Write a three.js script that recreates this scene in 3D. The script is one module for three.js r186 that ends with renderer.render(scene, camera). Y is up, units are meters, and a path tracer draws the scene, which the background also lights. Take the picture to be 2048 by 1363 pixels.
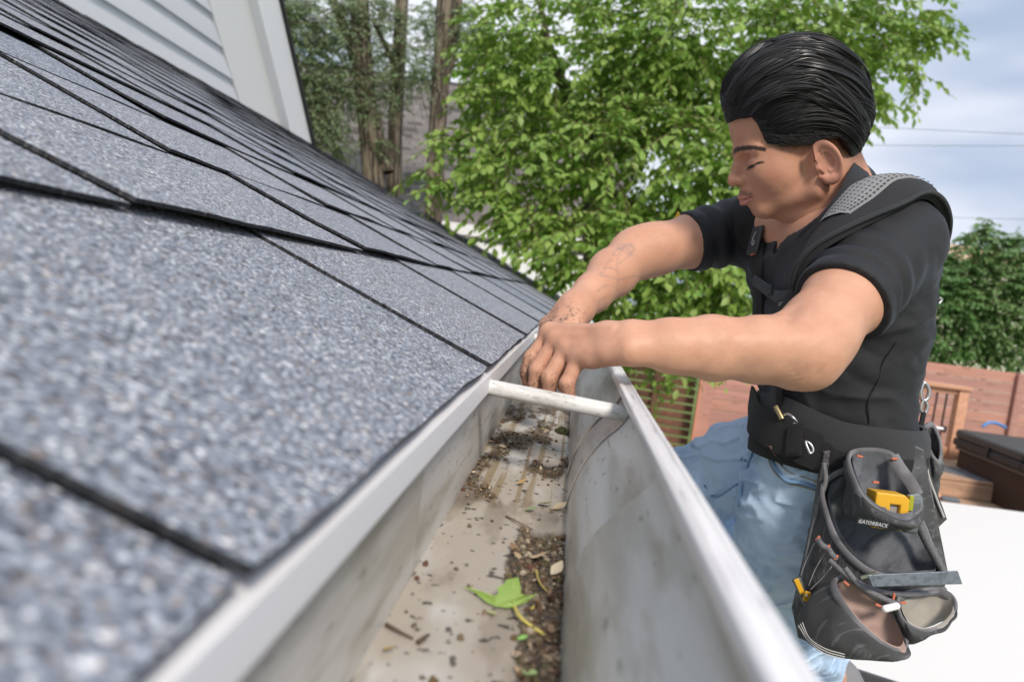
import * as THREE from 'three';
import { mergeGeometries, toCreasedNormals } from 'three/addons/utils/BufferGeometryUtils.js';
import { RoundedBoxGeometry } from 'three/addons/geometries/RoundedBoxGeometry.js';

// ---------------------------------------------------------------- camera, sky, sun, exposure
const H = 2.6;                                   // eye height above the lawn, metres
const FPX = 1365, CX = 1024, CY = 681.5;         // lens, in pixels of the photograph
const scene = new THREE.Scene();
const camera = new THREE.PerspectiveCamera(2 * Math.atan(681.5 / FPX) * 180 / Math.PI, 2048 / 1363, 0.02, 400);
camera.rotation.order = 'YXZ';
camera.rotation.set(-4.6793 * Math.PI / 180, 4.7049 * Math.PI / 180, 7.3 * Math.PI / 180);
camera.position.set(0, H, 0);
camera.focus = 0.96;
camera.userData.fStop = 4.8;
camera.updateMatrixWorld(true);
scene.add(camera);
const renderer = new THREE.WebGLRenderer({ antialias: true });
renderer.toneMapping = THREE.LinearToneMapping;
renderer.toneMappingExposure = 1.75;
renderer.shadowMap.enabled = true;

const sun = new THREE.DirectionalLight(0xfff4e8, 2.0);
sun.name = 'sun';
sun.position.set(3.6, 10, 7.5);
sun.target.position.set(0.3, 1.5, -2);
sun.castShadow = true;
sun.shadow.radius = 20;
sun.shadow.mapSize.set(2048, 2048);
Object.assign(sun.shadow.camera, { left: -14, right: 14, top: 14, bottom: -14, near: 0.5, far: 60 });
scene.add(sun, sun.target);

// ---------------------------------------------------------------- helpers
function seeded(s) { return () => { s |= 0; s = s + 0x6D2B79F5 | 0; let t = Math.imul(s ^ s >>> 15, 1 | s); t = t + Math.imul(t ^ t >>> 7, 61 | t) ^ t; return ((t ^ t >>> 14) >>> 0) / 4294967296; }; }
const V = (x, y, z) => new THREE.Vector3(x, y, z);
const lerp = (a, b, t) => a + (b - a) * t, clamp = (x, a = 0, b = 1) => Math.min(b, Math.max(a, x));
const sstep = (a, b, x) => { const t = clamp((x - a) / (b - a)); return t * t * (3 - 2 * t); };
function hash3(x, y, z) { let h = Math.imul(x, 374761393) + Math.imul(y, 668265263) + Math.imul(z, 2147483647 - 1274126177) | 0; h = Math.imul(h ^ h >>> 13, 1274126177); h ^= h >>> 16; h = Math.imul(h, 2246822519); h ^= h >>> 15; return (h >>> 0) / 4294967296; }
function noise(x, y = 0, z = 0) {
  const ix = Math.floor(x), iy = Math.floor(y), iz = Math.floor(z); let fx = x - ix, fy = y - iy, fz = z - iz;
  fx = fx * fx * (3 - 2 * fx); fy = fy * fy * (3 - 2 * fy); fz = fz * fz * (3 - 2 * fz);
  const q = (a, b, c) => hash3(ix + a, iy + b, iz + c);
  return lerp(lerp(lerp(q(0, 0, 0), q(1, 0, 0), fx), lerp(q(0, 1, 0), q(1, 1, 0), fx), fy), lerp(lerp(q(0, 0, 1), q(1, 0, 1), fx), lerp(q(0, 1, 1), q(1, 1, 1), fx), fy), fz);
}
function fbm(x, y = 0, z = 0, o = 4) { let a = 0.5, s = 0, n = 0; for (let i = 0; i < o; i++) { s += a * noise(x, y, z); n += a; a *= 0.5; x = x * 2.03 + 7.1; y = y * 2.03 + 3.7; z = z * 2.03 + 1.3; } return s / n; }
// a point in the world seen at a pixel of the photograph, `d` metres in front of the lens
const camR = V(), camU = V(), camB = V(); camera.matrixWorld.extractBasis(camR, camU, camB);
const at = (px, py, d) => V(0, H, 0).addScaledVector(camR, (px - CX) / FPX * d).addScaledVector(camU, -(py - CY) / FPX * d).addScaledVector(camB, -d);

const taken = {};
function numbered(n) { const k = taken[n] = (taken[n] ?? -1) + 1; return k ? n + '_' + String(k).padStart(3, '0') : n; }
function shade(o) { o.traverse(m => { if (m.isMesh) m.castShadow = m.receiveShadow = true; }); return o; }
function thing(name, label, category, pos, group) {
  const g = new THREE.Group(); g.name = numbered(name); if (pos) g.position.copy(pos); scene.add(g);
  g.userData = { label, category }; if (group) g.userData.group = group; return g;
}
function single(name, geo, m, label, category, group) {
  const o = new THREE.Mesh(geo, m); o.name = numbered(name); o.castShadow = o.receiveShadow = true; scene.add(o);
  o.userData = { label, category }; if (group) o.userData.group = group; return o;
}
function part(parent, name, geo, m) { const o = new THREE.Mesh(geo, m); o.name = name; o.castShadow = o.receiveShadow = true; parent.add(o); return o; }
function structure(name, geo, m) { const o = new THREE.Mesh(geo, m); o.name = name; o.userData.kind = 'structure'; o.receiveShadow = o.castShadow = true; scene.add(o); return o; }
function tex(w, h, fn, srgb = true, wrap = true) {
  const d = new Uint8Array(w * h * 4);
  for (let y = 0, i = 0; y < h; y++) for (let x = 0; x < w; x++, i += 4) { const c = fn(x, y); d[i] = clamp(c[0]) * 255; d[i + 1] = clamp(c[1]) * 255; d[i + 2] = clamp(c[2]) * 255; d[i + 3] = 255; }
  const t = new THREE.DataTexture(d, w, h, THREE.RGBAFormat); t.magFilter = THREE.LinearFilter; t.minFilter = THREE.LinearMipmapLinearFilter; t.generateMipmaps = true;
  if (wrap) t.wrapS = t.wrapT = THREE.RepeatWrapping; if (srgb) t.colorSpace = THREE.SRGBColorSpace; t.needsUpdate = true; return t;
}
const mat = (o) => new THREE.MeshPhysicalMaterial({ roughness: 0.8, ...o });
const lin = (r, g, b) => new THREE.Color().setRGB(r, g, b);
function geoOf(pos, idx, uv, col) { const g = new THREE.BufferGeometry(); g.setAttribute('position', new THREE.Float32BufferAttribute(pos, 3)); if (uv) g.setAttribute('uv', new THREE.Float32BufferAttribute(uv, 2)); if (col) g.setAttribute('color', new THREE.Float32BufferAttribute(col, 3)); g.setIndex(idx); g.computeVertexNormals(); return g; }
// surface through rows of points (each row an array of Vector3); uv in metres
function loft(rows, closed = false, flat = false) {
  const n = rows[0].length, pos = [], uv = [], idx = []; let v = 0;
  rows.forEach((r, j) => { if (j) v += r[n >> 1].distanceTo(rows[j - 1][n >> 1]); let u = 0; r.forEach((p, i) => { if (i) u += p.distanceTo(r[i - 1]); pos.push(p.x, p.y, p.z); uv.push(u, v); }); });
  const m = closed ? n : n - 1;
  for (let j = 0; j < rows.length - 1; j++) for (let i = 0; i < m; i++) { const a = j * n + i, b = j * n + (i + 1) % n, c = a + n, d = b + n; idx.push(a, b, d, a, d, c); }
  const g = geoOf(pos, idx, uv); return flat ? toCreasedNormals(g, 0.5) : g;
}
function boxAt(x0, x1, y0, y1, z0, z1) { const g = new THREE.BoxGeometry(x1 - x0, y1 - y0, z1 - z0); g.translate((x0 + x1) / 2, (y0 + y1) / 2, (z0 + z1) / 2); return uvBox(g); }
function uvBox(g, s = 1) { // uv in metres from position along the face
  const p = g.attributes.position, n = g.attributes.normal, uv = []; for (let i = 0; i < p.count; i++) { const ax = Math.abs(n.getX(i)), ay = Math.abs(n.getY(i)), az = Math.abs(n.getZ(i)); if (ax >= ay && ax >= az) uv.push(p.getZ(i) * s, p.getY(i) * s); else if (ay >= az) uv.push(p.getX(i) * s, p.getZ(i) * s); else uv.push(p.getX(i) * s, p.getY(i) * s); }
  g.setAttribute('uv', new THREE.Float32BufferAttribute(uv, 2)); return g;
}
// slab of thickness t from a planar outline in (u,v), placed by origin and axes
function slab(outline, o, ux, vx, t, bevel = 0) {
  const s = new THREE.Shape(outline.map(p => new THREE.Vector2(p[0], p[1])));
  const g = new THREE.ExtrudeGeometry(s, { depth: t, bevelEnabled: bevel > 0, bevelSize: bevel, bevelThickness: bevel, bevelSegments: 2, curveSegments: 6 });
  const n = ux.clone().cross(vx).normalize(); g.applyMatrix4(new THREE.Matrix4().makeBasis(ux, vx, n).setPosition(o)); return g;
}
const curveOf = (pts, closed = false) => new THREE.CatmullRomCurve3(pts, closed, 'centripetal');
function tube(pts, r, seg = 24, rs = 8, closed = false) { return new THREE.TubeGeometry((pts instanceof THREE.Curve) ? pts : curveOf(pts, closed), seg, r, rs, closed); }
// tube with a radius function along t, flattened across `nrm` by `flat`
function taper(pts, rf, seg = 14, rs = 6) {
  const c = (pts instanceof THREE.Curve) ? pts : curveOf(pts), fr = c.computeFrenetFrames(seg, false), pos = [], idx = [], uv = [];
  for (let i = 0; i <= seg; i++) { const p = c.getPointAt(i / seg), r = rf(i / seg); for (let j = 0; j <= rs; j++) { const a = j / rs * Math.PI * 2; const q = p.clone().addScaledVector(fr.normals[i], Math.cos(a) * r).addScaledVector(fr.binormals[i], Math.sin(a) * r); pos.push(q.x, q.y, q.z); uv.push(j / rs, i / seg); } }
  for (let i = 0; i < seg; i++) for (let j = 0; j < rs; j++) { const a = i * (rs + 1) + j, b = a + rs + 1; idx.push(a, b, a + 1, b, b + 1, a + 1); }
  return geoOf(pos, idx, uv);
}
// flat band (strap, belt) along pts; `wd[i]` is the half-width vector at each point, t its thickness
function band(pts, wd, t, seg = 40, closed = false) {
  const c = curveOf(pts, closed), w = curveOf(wd, closed), rows = [], ring = [[-1, -0.5], [-0.9, 0.5], [0.9, 0.5], [1, -0.5], [0.9, -0.7], [-0.9, -0.7]];
  for (let i = 0; i <= seg; i++) {
    const u = i / seg, k = c.getUtoTmapping(u), p = c.getPoint(k), tg = c.getTangent(k), ww = w.getPoint(k), nn = ww.clone().cross(tg).normalize();
    rows.push(ring.map(([a, b]) => p.clone().addScaledVector(ww, a).addScaledVector(nn, b * t)));
  }
  const g = loft(rows, true); return toCreasedNormals(g, 0.7);
}

// ---------------------------------------------------------------- sky: broken cloud, light low, blue-grey bands
{
  const W = 1024, h = 512, d = new Float32Array(W * h * 4);
  for (let y = 0; y < h; y++) for (let x = 0; x < W; x++) {
    const el = ((y + 0.5) / h - 0.5) * Math.PI, az = ((x + 0.5) / W - 0.5) * 2 * Math.PI, cx = Math.cos(el) * Math.cos(az), cz = Math.cos(el) * Math.sin(az), sy = Math.sin(el);
    const k = 1 / (Math.max(sy, 0) + 0.28), n1 = fbm(cx * k * 1.1 + 5, sy * 5.5, cz * k * 1.1 + 9, 5), n2 = fbm(cx * 2.2 + 21, sy * 9 + 4, cz * 2.2, 5);
    const cloud = sstep(0.38, 0.62, n1 * 0.4 + n2 * 0.6), i = (y * W + x) * 4;
    let r = lerp(0.25, 0.55, cloud), g = lerp(0.31, 0.57, cloud), b = lerp(0.42, 0.625, cloud);
    if (sy < 0) { r = 0.20; g = 0.22; b = 0.20; }
    d[i] = r; d[i + 1] = g; d[i + 2] = b; d[i + 3] = 1;
  }
  const t = new THREE.DataTexture(d, W, h, THREE.RGBAFormat, THREE.FloatType); t.mapping = THREE.EquirectangularReflectionMapping; t.magFilter = THREE.LinearFilter; t.minFilter = THREE.LinearFilter; t.needsUpdate = true;
  scene.background = t; scene.environment = t;
}
// ---------------------------------------------------------------- the house: shingled roof, gable wall, drip edge
const EX = -0.0844, EY = H - 0.095, PITCH = 24 * Math.PI / 180, ZFAR = -8.2, ZNEAR = 0.75;
const granule = (() => {                          // mineral granules, one colour each
  const N = 1024, C = 235, r = seeded(11), pal = [[.57, .60, .66], [.63, .66, .71], [.52, .55, .60], [.70, .73, .78], [.82, .84, .87], [.36, .37, .41], [.64, .61, .60], [.93, .94, .96], [.46, .49, .54], [.56, .50, .46], [.76, .79, .84]].map(c => c.map(v => v)).map(c => [c[0] * 1.01, c[1], c[2] * .985]).map(c => c.map(v => (v - .575) * 1.05 + .465));
  const cx = new Float32Array(C * C), cy = new Float32Array(C * C), ck = new Uint8Array(C * C), ch = new Float32Array(C * C);
  for (let i = 0; i < C * C; i++) { cx[i] = r(); cy[i] = r(); const u = r(); ck[i] = u < .2 ? 0 : u < .4 ? 1 : u < .55 ? 2 : u < .67 ? 3 : u < .74 ? 4 : u < .83 ? 5 : u < .88 ? 6 : u < .915 ? 7 : u < .96 ? 8 : u < .97 ? 9 : 10; ch[i] = r(); }
  const hgt = new Float32Array(N * N);
  const map = tex(N, N, (x, y) => {
    const gx = x / N * C, gy = y / N * C, ix = Math.floor(gx), iy = Math.floor(gy); let b = 9, bi = 0;
    for (let j = -1; j <= 1; j++) for (let i = -1; i <= 1; i++) { const k = ((iy + j + C) % C) * C + (ix + i + C) % C, dx = ix + i + cx[k] - gx, dy = iy + j + cy[k] - gy, q = dx * dx + dy * dy; if (q < b) { b = q; bi = k; } }
    const p = pal[ck[bi]], v = lerp(0.85, 1.15, ch[bi]); hgt[y * N + x] = (1 - Math.sqrt(b)) * lerp(.6, 1, ch[bi]);
    return [p[0] * v, p[1] * v, p[2] * v];
  });
  const bump = tex(N, N, (x, y) => { const v = hgt[y * N + x]; return [v, v, v]; }, false);
  return { map, bump };
})();
const shingleMats = [[1, 1, 1], [.9, .92, .95], [1.06, 1.05, 1.04]].map(c => mat({ color: lin(...c), map: granule.map, bumpMap: granule.bump, bumpScale: 0.0012, roughness: 0.85, vertexColors: true }));
const asphalt = mat({ color: lin(.022, .021, .022), roughness: .95 });
const whitePaint = mat({ color: lin(.74, .75, .77), roughness: .55 });
const house = thing('house', 'house with grey shingle roof and pale grey lap-sided gable above it', 'house');
{
  const TW = 0.572, EXPO = 0.236, FIRST = 0.285, GAP = 0.004, TH = 0.004, r = seeded(5);
  const ux = V(-Math.cos(PITCH), Math.sin(PITCH), 0), nx = V(Math.sin(PITCH), Math.cos(PITCH), 0);
  // deck under the shingles
  const L = 3.95, prof = [V(EX - .004, EY - .012, 0), V(EX - .004, EY - .03, 0), V(EX - .004 - L * Math.cos(PITCH), EY - .03 + L * Math.sin(PITCH), 0), V(EX - .004 - L * Math.cos(PITCH), EY - .012 + L * Math.sin(PITCH), 0)];
  const rows = [ZNEAR, ZFAR].map(z => [...prof, prof[0]].map(p => V(p.x, p.y, z)));
  const roof = part(house, 'roof', toCreasedNormals(loft(rows), .3), asphalt);
  // a few tab shapes, uneven and slightly curled at the lower edge
  const variants = [];
  for (let v = 0; v < 8; v++) {
    const len = (v < 2 ? FIRST : EXPO) + .055, g = new THREE.BoxGeometry(TW - GAP, TH, len, 10, 1, 3), p = g.attributes.position, n = g.attributes.normal, uv = [], col = [], ox = r() * 3, oz = r() * 3, lift = [0.001, .002, .000, .001, .002, .0005, .006, .003][v], sk = (r() - .5) * .004;
    for (let i = 0; i < p.count; i++) {
      const x = p.getX(i), y = p.getY(i), z = p.getZ(i), low = sstep(-.1, 1, z / (len / 2)) ** 2;
      const wob = (fbm(x * 7 + v * 9, 0, 3) - .5) * .007 + lift * (0.5 + fbm(x * 5 + v * 5, 2, 0));
      p.setXYZ(i, x + z * .16 + (fbm(z * 22, v * 4, Math.sign(x)) - .5) * .004, y + low * wob, z + (z > 0 ? (fbm(x * 26, v * 3, 7) - .5) * .007 + sk * x / TW : 0));
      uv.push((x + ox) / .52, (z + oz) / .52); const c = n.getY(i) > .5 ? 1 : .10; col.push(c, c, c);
    }
    g.setAttribute('uv', new THREE.Float32BufferAttribute(uv, 2)); g.setAttribute('color', new THREE.Float32BufferAttribute(col, 3)); g.computeVertexNormals(); variants.push(toCreasedNormals(g, .7));
  }
  let s = 0;
  for (let c = 0; s < 3.86; c++) {
    const e = c ? EXPO : FIRST, e0 = 0;
    for (let k = -3; k < 16; k++) {
      const z = -.16 - k * TW - [0, .31, .12, .43, .21, .05, .36][c % 7] - TW / 2;
      if (z < ZFAR + TW / 2 - .02 || z > ZNEAR - TW / 2) continue;
      const vi = c === 0 ? Math.floor(r() * 2) : c === 1 && k < 2 ? 6 : 2 + Math.floor(r() * (c < 3 ? 6 : 4.3)), len = e + .055;
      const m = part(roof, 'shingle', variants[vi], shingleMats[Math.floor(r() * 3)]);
      const mid = s + len / 2 - (c ? .004 : 0), tilt = TH / e * .9 + .004;
      m.rotation.order = 'ZYX';
      m.position.copy(V(EX, EY, 0)).addScaledVector(ux, mid).addScaledVector(nx, -.0035 + (c ? .002 : 0)); m.position.z = z + (r() - .5) * .003;
      m.matrixAutoUpdate = true;
      const q = new THREE.Quaternion().setFromRotationMatrix(new THREE.Matrix4().makeBasis(V(0, 0, -1), nx, ux.clone().negate()));
      m.quaternion.copy(q).multiply(new THREE.Quaternion().setFromAxisAngle(V(1, 0, 0), -tilt)).multiply(new THREE.Quaternion().setFromAxisAngle(V(0, 0, 1), c ? -.0065 - r() * .006 : -.0045 - r() * .003));
    }
    s += e;
  }
  // drip edge and fascia
  const dz = [ZNEAR, ZFAR], dp = [[EX - .05, EY - .018 + .02], [EX - .004, EY - .0095], [EX + .001, EY - .0105], [EX + .0015, EY - .031], [EX - .003, EY - .033], [EX - .0035, EY - .03]];
  part(house, 'drip_edge', toCreasedNormals(loft(dz.map(z => dp.map(p => V(p[0], p[1], z)))), .5), mat({ color: lin(.80, .80, .81), roughness: .45 }));
  part(house, 'fascia', boxAt(-.16, -.108, H - .32, EY - .03, ZFAR, ZNEAR), whitePaint);
  part(house, 'rake_trim', slab([[0, -.012], [3.95, -.012], [3.95, -.17], [.06, -.17]], V(EX - .01, EY - .012, ZFAR - .004), ux, nx, .02).rotateY(0), whitePaint);
  // gable wall above the roof: lap siding, then frieze and rake board at 45 degrees
  const XW = EX - 3.8 * Math.cos(PITCH), YB = EY + 3.8 * Math.sin(PITCH) - .02, sidm = [.66, .68, .645].map(v => mat({ color: lin(v * .97, v * 1.0, v * 1.05), roughness: .6 }));
  part(house, 'wall', slab([[-1.6, YB - .6], [8.0, YB - .6], [8.0, YB + .05], [5.2, YB + 2.9], [-1.6, YB + 2.9]], V(XW - .06, 0, 0), V(0, 0, -1), V(0, 1, 0), .04), mat({ color: lin(.3, .31, .33) }));
  for (let i = 0; i < 13; i++) {
    const y0 = YB - .04 + i * .222, y1 = y0 + .235, zr = y => -(8.28 + (YB + .0) - y) + .0, za = Math.max(-8.1, zr(y0) - .0);
    const pos = [], a = [[XW + .036, y0 - .006], [XW + .036, y0], [XW + .003, y1], [XW - .019, y1], [XW - .002, y0 - .004]];
    const rows = [1.6, Math.min(1.5, Math.max(-8.1, -(8.28 + YB - y0) + .3))].map(z => [...a, a[0]].map(p => V(p[0], p[1], z)));
    if (rows[1][0].z < 1.4) part(house, 'siding_board', toCreasedNormals(loft(rows), .2), sidm[i % 3]);
  }
  const diag = (w0, w1, xo, t, name, m) => { // strip parallel to the 45 degree rake, w measured from the outer edge inwards
    const d = Math.SQRT1_2, o = V(XW + xo, YB + .02, -8.18), ax = V(0, d, d), bx = V(0, -d, d);
    const g = slab([[w0 * 1 - .25, w0], [3.4, w0], [3.4, w1], [w1 * 1 - .25, w1]].map(p => [p[0], p[1]]), o, ax, bx, t); return part(house, name, g, m);
  };
  diag(.40, 1.12, -.02, .06, 'frieze_board', mat({ color: lin(.72, .725, .72), roughness: .6 }));
  diag(.02, .46, -.02, .16, 'rake_board', mat({ color: lin(.78, .79, .80), roughness: .5 }));
  diag(-.03, .025, -.05, .22, 'roof_edge', asphalt);
  // wall and soffit under the eave
  for (let i = 0; i < 12; i++) part(house, 'siding_board', toCreasedNormals(loft([.75, ZFAR + .2].map(z => { const y = .15 + i * .17; return [V(-.50, y, z), V(-.484, y, z), V(-.497, y + .178, z), V(-.51, y + .178, z), V(-.50, y, z)]; })), .2), sidm[i % 3]);
  part(house, 'foundation', boxAt(-.75, -.515, 0, H - .3, ZFAR + .2, ZNEAR), mat({ color: lin(.36, .35, .34), roughness: .9 }));
  part(house, 'soffit', boxAt(-.55, -.112, H - .315, H - .3, ZFAR, ZNEAR), whitePaint);
}
// ---------------------------------------------------------------- the gutter
const GB = -0.0973, GFR = 0.0226, GFY = H - 0.235, RIMY = H - 0.1, ZG0 = 0.6, ZG1 = -8.15;
const stain = (w, h, base, dark, seed, sx, sy) => tex(w, h, (x, y) => {
  const u = x / w * sx, v = y / h * sy; let a = fbm(u * 5 + seed, v * 4, seed, 5), b = fbm(u * 12, v * 16 + seed, 2, 4), c = fbm(u * 60 + 3, v * 60, seed, 3);
  let k = sstep(.42, .70, a) * .62 + sstep(.52, .74, b) * .38; k = clamp(k + (c - .5) * .2);
  const sp = sstep(.73, .78, fbm(u * 45, v * 45, seed + 4, 3)) * .5;
  return [0, 1, 2].map(i => lerp(base[i], dark[i], k) * (1 - sp * .45));
});
const gutterWall = mat({ map: stain(1024, 512, [.80, .80, .79], [.62, .605, .56], 3, 2, 1), roughness: .42, bumpMap: null });
gutterWall.map.repeat.set(3.2, .9);
const gutterLip = mat({ map: stain(1024, 256, [.90, .90, .905], [.72, .72, .73], 8, 2, .5), roughness: .38 }); gutterLip.map.repeat.set(6, 1.3);
// floor: bare sheet, dried silt with an outline of its own, darker soil along the front edge
const siltU = 1.7, siltV = GFR - GB;
function siltAt(u, v) { // u metres along from the camera, v metres from the back wall
  const e = v / siltV, n = fbm(u * 16, v * 40, 1, 5), n2 = fbm(u * 55, v * 70, 5, 4), n3 = fbm(u * 9 + 4, v * 22, 9, 4);
  const edge = lerp(.70, .60, sstep(.2, .62, u)) + (n - .5) * .45 + (n3 - .5) * .25;
  let soil = sstep(edge - .03, edge + .05, e) * (1 - sstep(.60, .68, u + (n - .5) * .12));
  const far = sstep(.66, .8, u + (n3 - .5) * .2), mud = far * sstep(.45, .62, n);
  return { n, n2, n3, soil: Math.max(soil, mud * .75), film: sstep(.30, .62, n3 + .12), far, e };
}
const siltMap = tex(1536, 320, (x, y) => {
  const u = x / 1536 * siltU, v = y / 320 * siltV, s = siltAt(u, v);
  let c = [.76, .755, .74]; const tan = [.66, .625, .575], tan2 = [.55, .515, .465], soil = [.34, .29, .235], soil2 = [.22, .19, .155];
  const f = s.film * .9; c = c.map((k, i) => lerp(k, tan[i], f)); const g = sstep(.5, .72, s.n) * .7; c = c.map((k, i) => lerp(k, tan2[i], g));
  const run = s.far * sstep(.55, .7, fbm(u * 4, v * 190, 3, 3)) * .7; c = c.map((k, i) => lerp(k, [.52, .45, .33][i], run));
  const m = s.soil * lerp(.75, 1, s.n2); c = c.map((k, i) => lerp(k, lerp(soil[i], soil2[i], sstep(.42, .6, s.n2)), m));
  const sp = sstep(.70, .76, fbm(u * 130, v * 130, 6, 3)); return c.map(k => k * (1 - sp * .5));
}, true, false);
const siltBump = tex(1536, 320, (x, y) => { const s = siltAt(x / 1536 * siltU, y / 320 * siltV), v = clamp(s.soil * .5 + s.n2 * .3 + s.film * .15); return [v, v, v]; }, false, false);
const gutterFloor = mat({ map: siltMap, bumpMap: siltBump, bumpScale: .003, roughness: .8 });
const gutter = thing('gutter', 'old white metal roof gutter with dried silt and leaf litter along its floor', 'gutter');
{
  const run = (p, m, name, sub = 60) => { const rows = []; for (let i = 0; i <= sub; i++) { const t = i / sub, z = lerp(ZG0, ZG1, t ** 1.0); rows.push(p.map((q, k) => V(q[0] + (k ? (fbm(z * 3, k * .7, name.length) - .5) * .002 : 0), q[1], z))); } const g = loft(rows); return part(gutter, name, g, m); };
  const dense = (pts, n) => { const c = curveOf(pts.map(p => V(p[0], p[1], 0))); return [...Array(n + 1)].map((_, i) => { const q = c.getPoint(i / n); return [q.x, q.y]; }); };
  run([[GB - .0015, H - .108], [GB - .0015, GFY], [GB + .0005, GFY], [GB + .0005, H - .108]].reverse(), gutterWall, 'back_wall', 90);
  const fl = run([[GB, GFY], [lerp(GB, GFR, .33), GFY + .0006], [lerp(GB, GFR, .66), GFY + .0006], [GFR, GFY]], gutterFloor, 'floor', 90);
  { const p = fl.geometry.attributes.position, uv = fl.geometry.attributes.uv; for (let i = 0; i < p.count; i++) { let u = -p.getZ(i) / siltU; u = u < 0 ? -u : u; const k = Math.floor(u), f = u - k; uv.setXY(i, u, (p.getX(i) - GB) / siltV); } siltMap.wrapS = siltBump.wrapS = THREE.MirroredRepeatWrapping; }
  const ogee = dense([[GFR - .0005, GFY - .0015], [GFR + .0015, GFY + .012], [GFR + .007, GFY + .034], [GFR + .017, GFY + .056], [GFR + .033, GFY + .078], [GFR + .050, GFY + .096], [GFR + .0585, GFY + .114], [GFR + .0605, GFY + .131]], 22);
  run(ogee, gutterWall, 'front_wall', 90);
  run(ogee.map(p => [p[0] + .0016, p[1] - .0006]), gutterWall, 'front_outer_face', 30);
  const lx = GFR + .0615;
  run([[lx + .0005, RIMY - .014], [lx + .001, RIMY - .003], [lx - .001, RIMY - .0003], [lx - .004, RIMY + .0002], [lx - .0045, RIMY - .0012], [lx - .013, RIMY - .0012], [lx - .0135, RIMY + .0003], [lx - .0165, RIMY + .0003], [lx - .018, RIMY - .001], [lx - .0185, RIMY - .007], [lx - .0172, RIMY - .0075]], gutterLip, 'lip', 60).geometry;
  // spike ferrules
  const rodm = mat({ map: stain(256, 128, [.86, .86, .85], [.70, .69, .66], 15, 1, 1), roughness: .45 });
  for (const z of [-.78, -1.67, -2.5, -3.33, -4.16, -5]) {
    const a = V(GB + .002, H - .1205, z - .002), b = V(lx - .004, H - .1295, z + .002), d = b.clone().sub(a), g = new THREE.CylinderGeometry(.0094, .0094, d.length(), 24, 8, true); g.rotateX(Math.PI / 2); g.applyMatrix4(new THREE.Matrix4().lookAt(b, a, V(0, 1, 0)).setPosition(a.clone().add(b).multiplyScalar(.5)));
    const f = part(gutter, 'spike_ferrule', g, rodm); const s = new THREE.SphereGeometry(.0075, 12, 8); s.scale(.5, 1, 1); s.translate(lx + .003, H - .129, z + .002); part(f, 'spike_head', s, rodm);
  }
  part(gutter, 'end_cap', slab([[GB, GFY], [GFR, GFY], [GFR + .03, GFY + .07], [lx, RIMY - .01], [GB, RIMY - .005]], V(0, 0, ZG1 - .002), V(1, 0, 0), V(0, 1, 0), .002), gutterWall);
  // seam strap in the floor and sealant line on the front
  const seam = []; for (const p of ogee) seam.push(V(p[0] - .0012, p[1] + .001, -.735 - (p[1] - GFY) * .25)); part(gutter, 'seam', tube(seam, .0012, 30, 5), mat({ color: lin(.36, .33, .29), roughness: .8 }));
  part(gutter, 'seam', tube(seam.map(p => V(p.x, p.y, p.z - .13)), .0016, 30, 5), mat({ color: lin(.40, .36, .32), roughness: .8 }));
}
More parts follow.
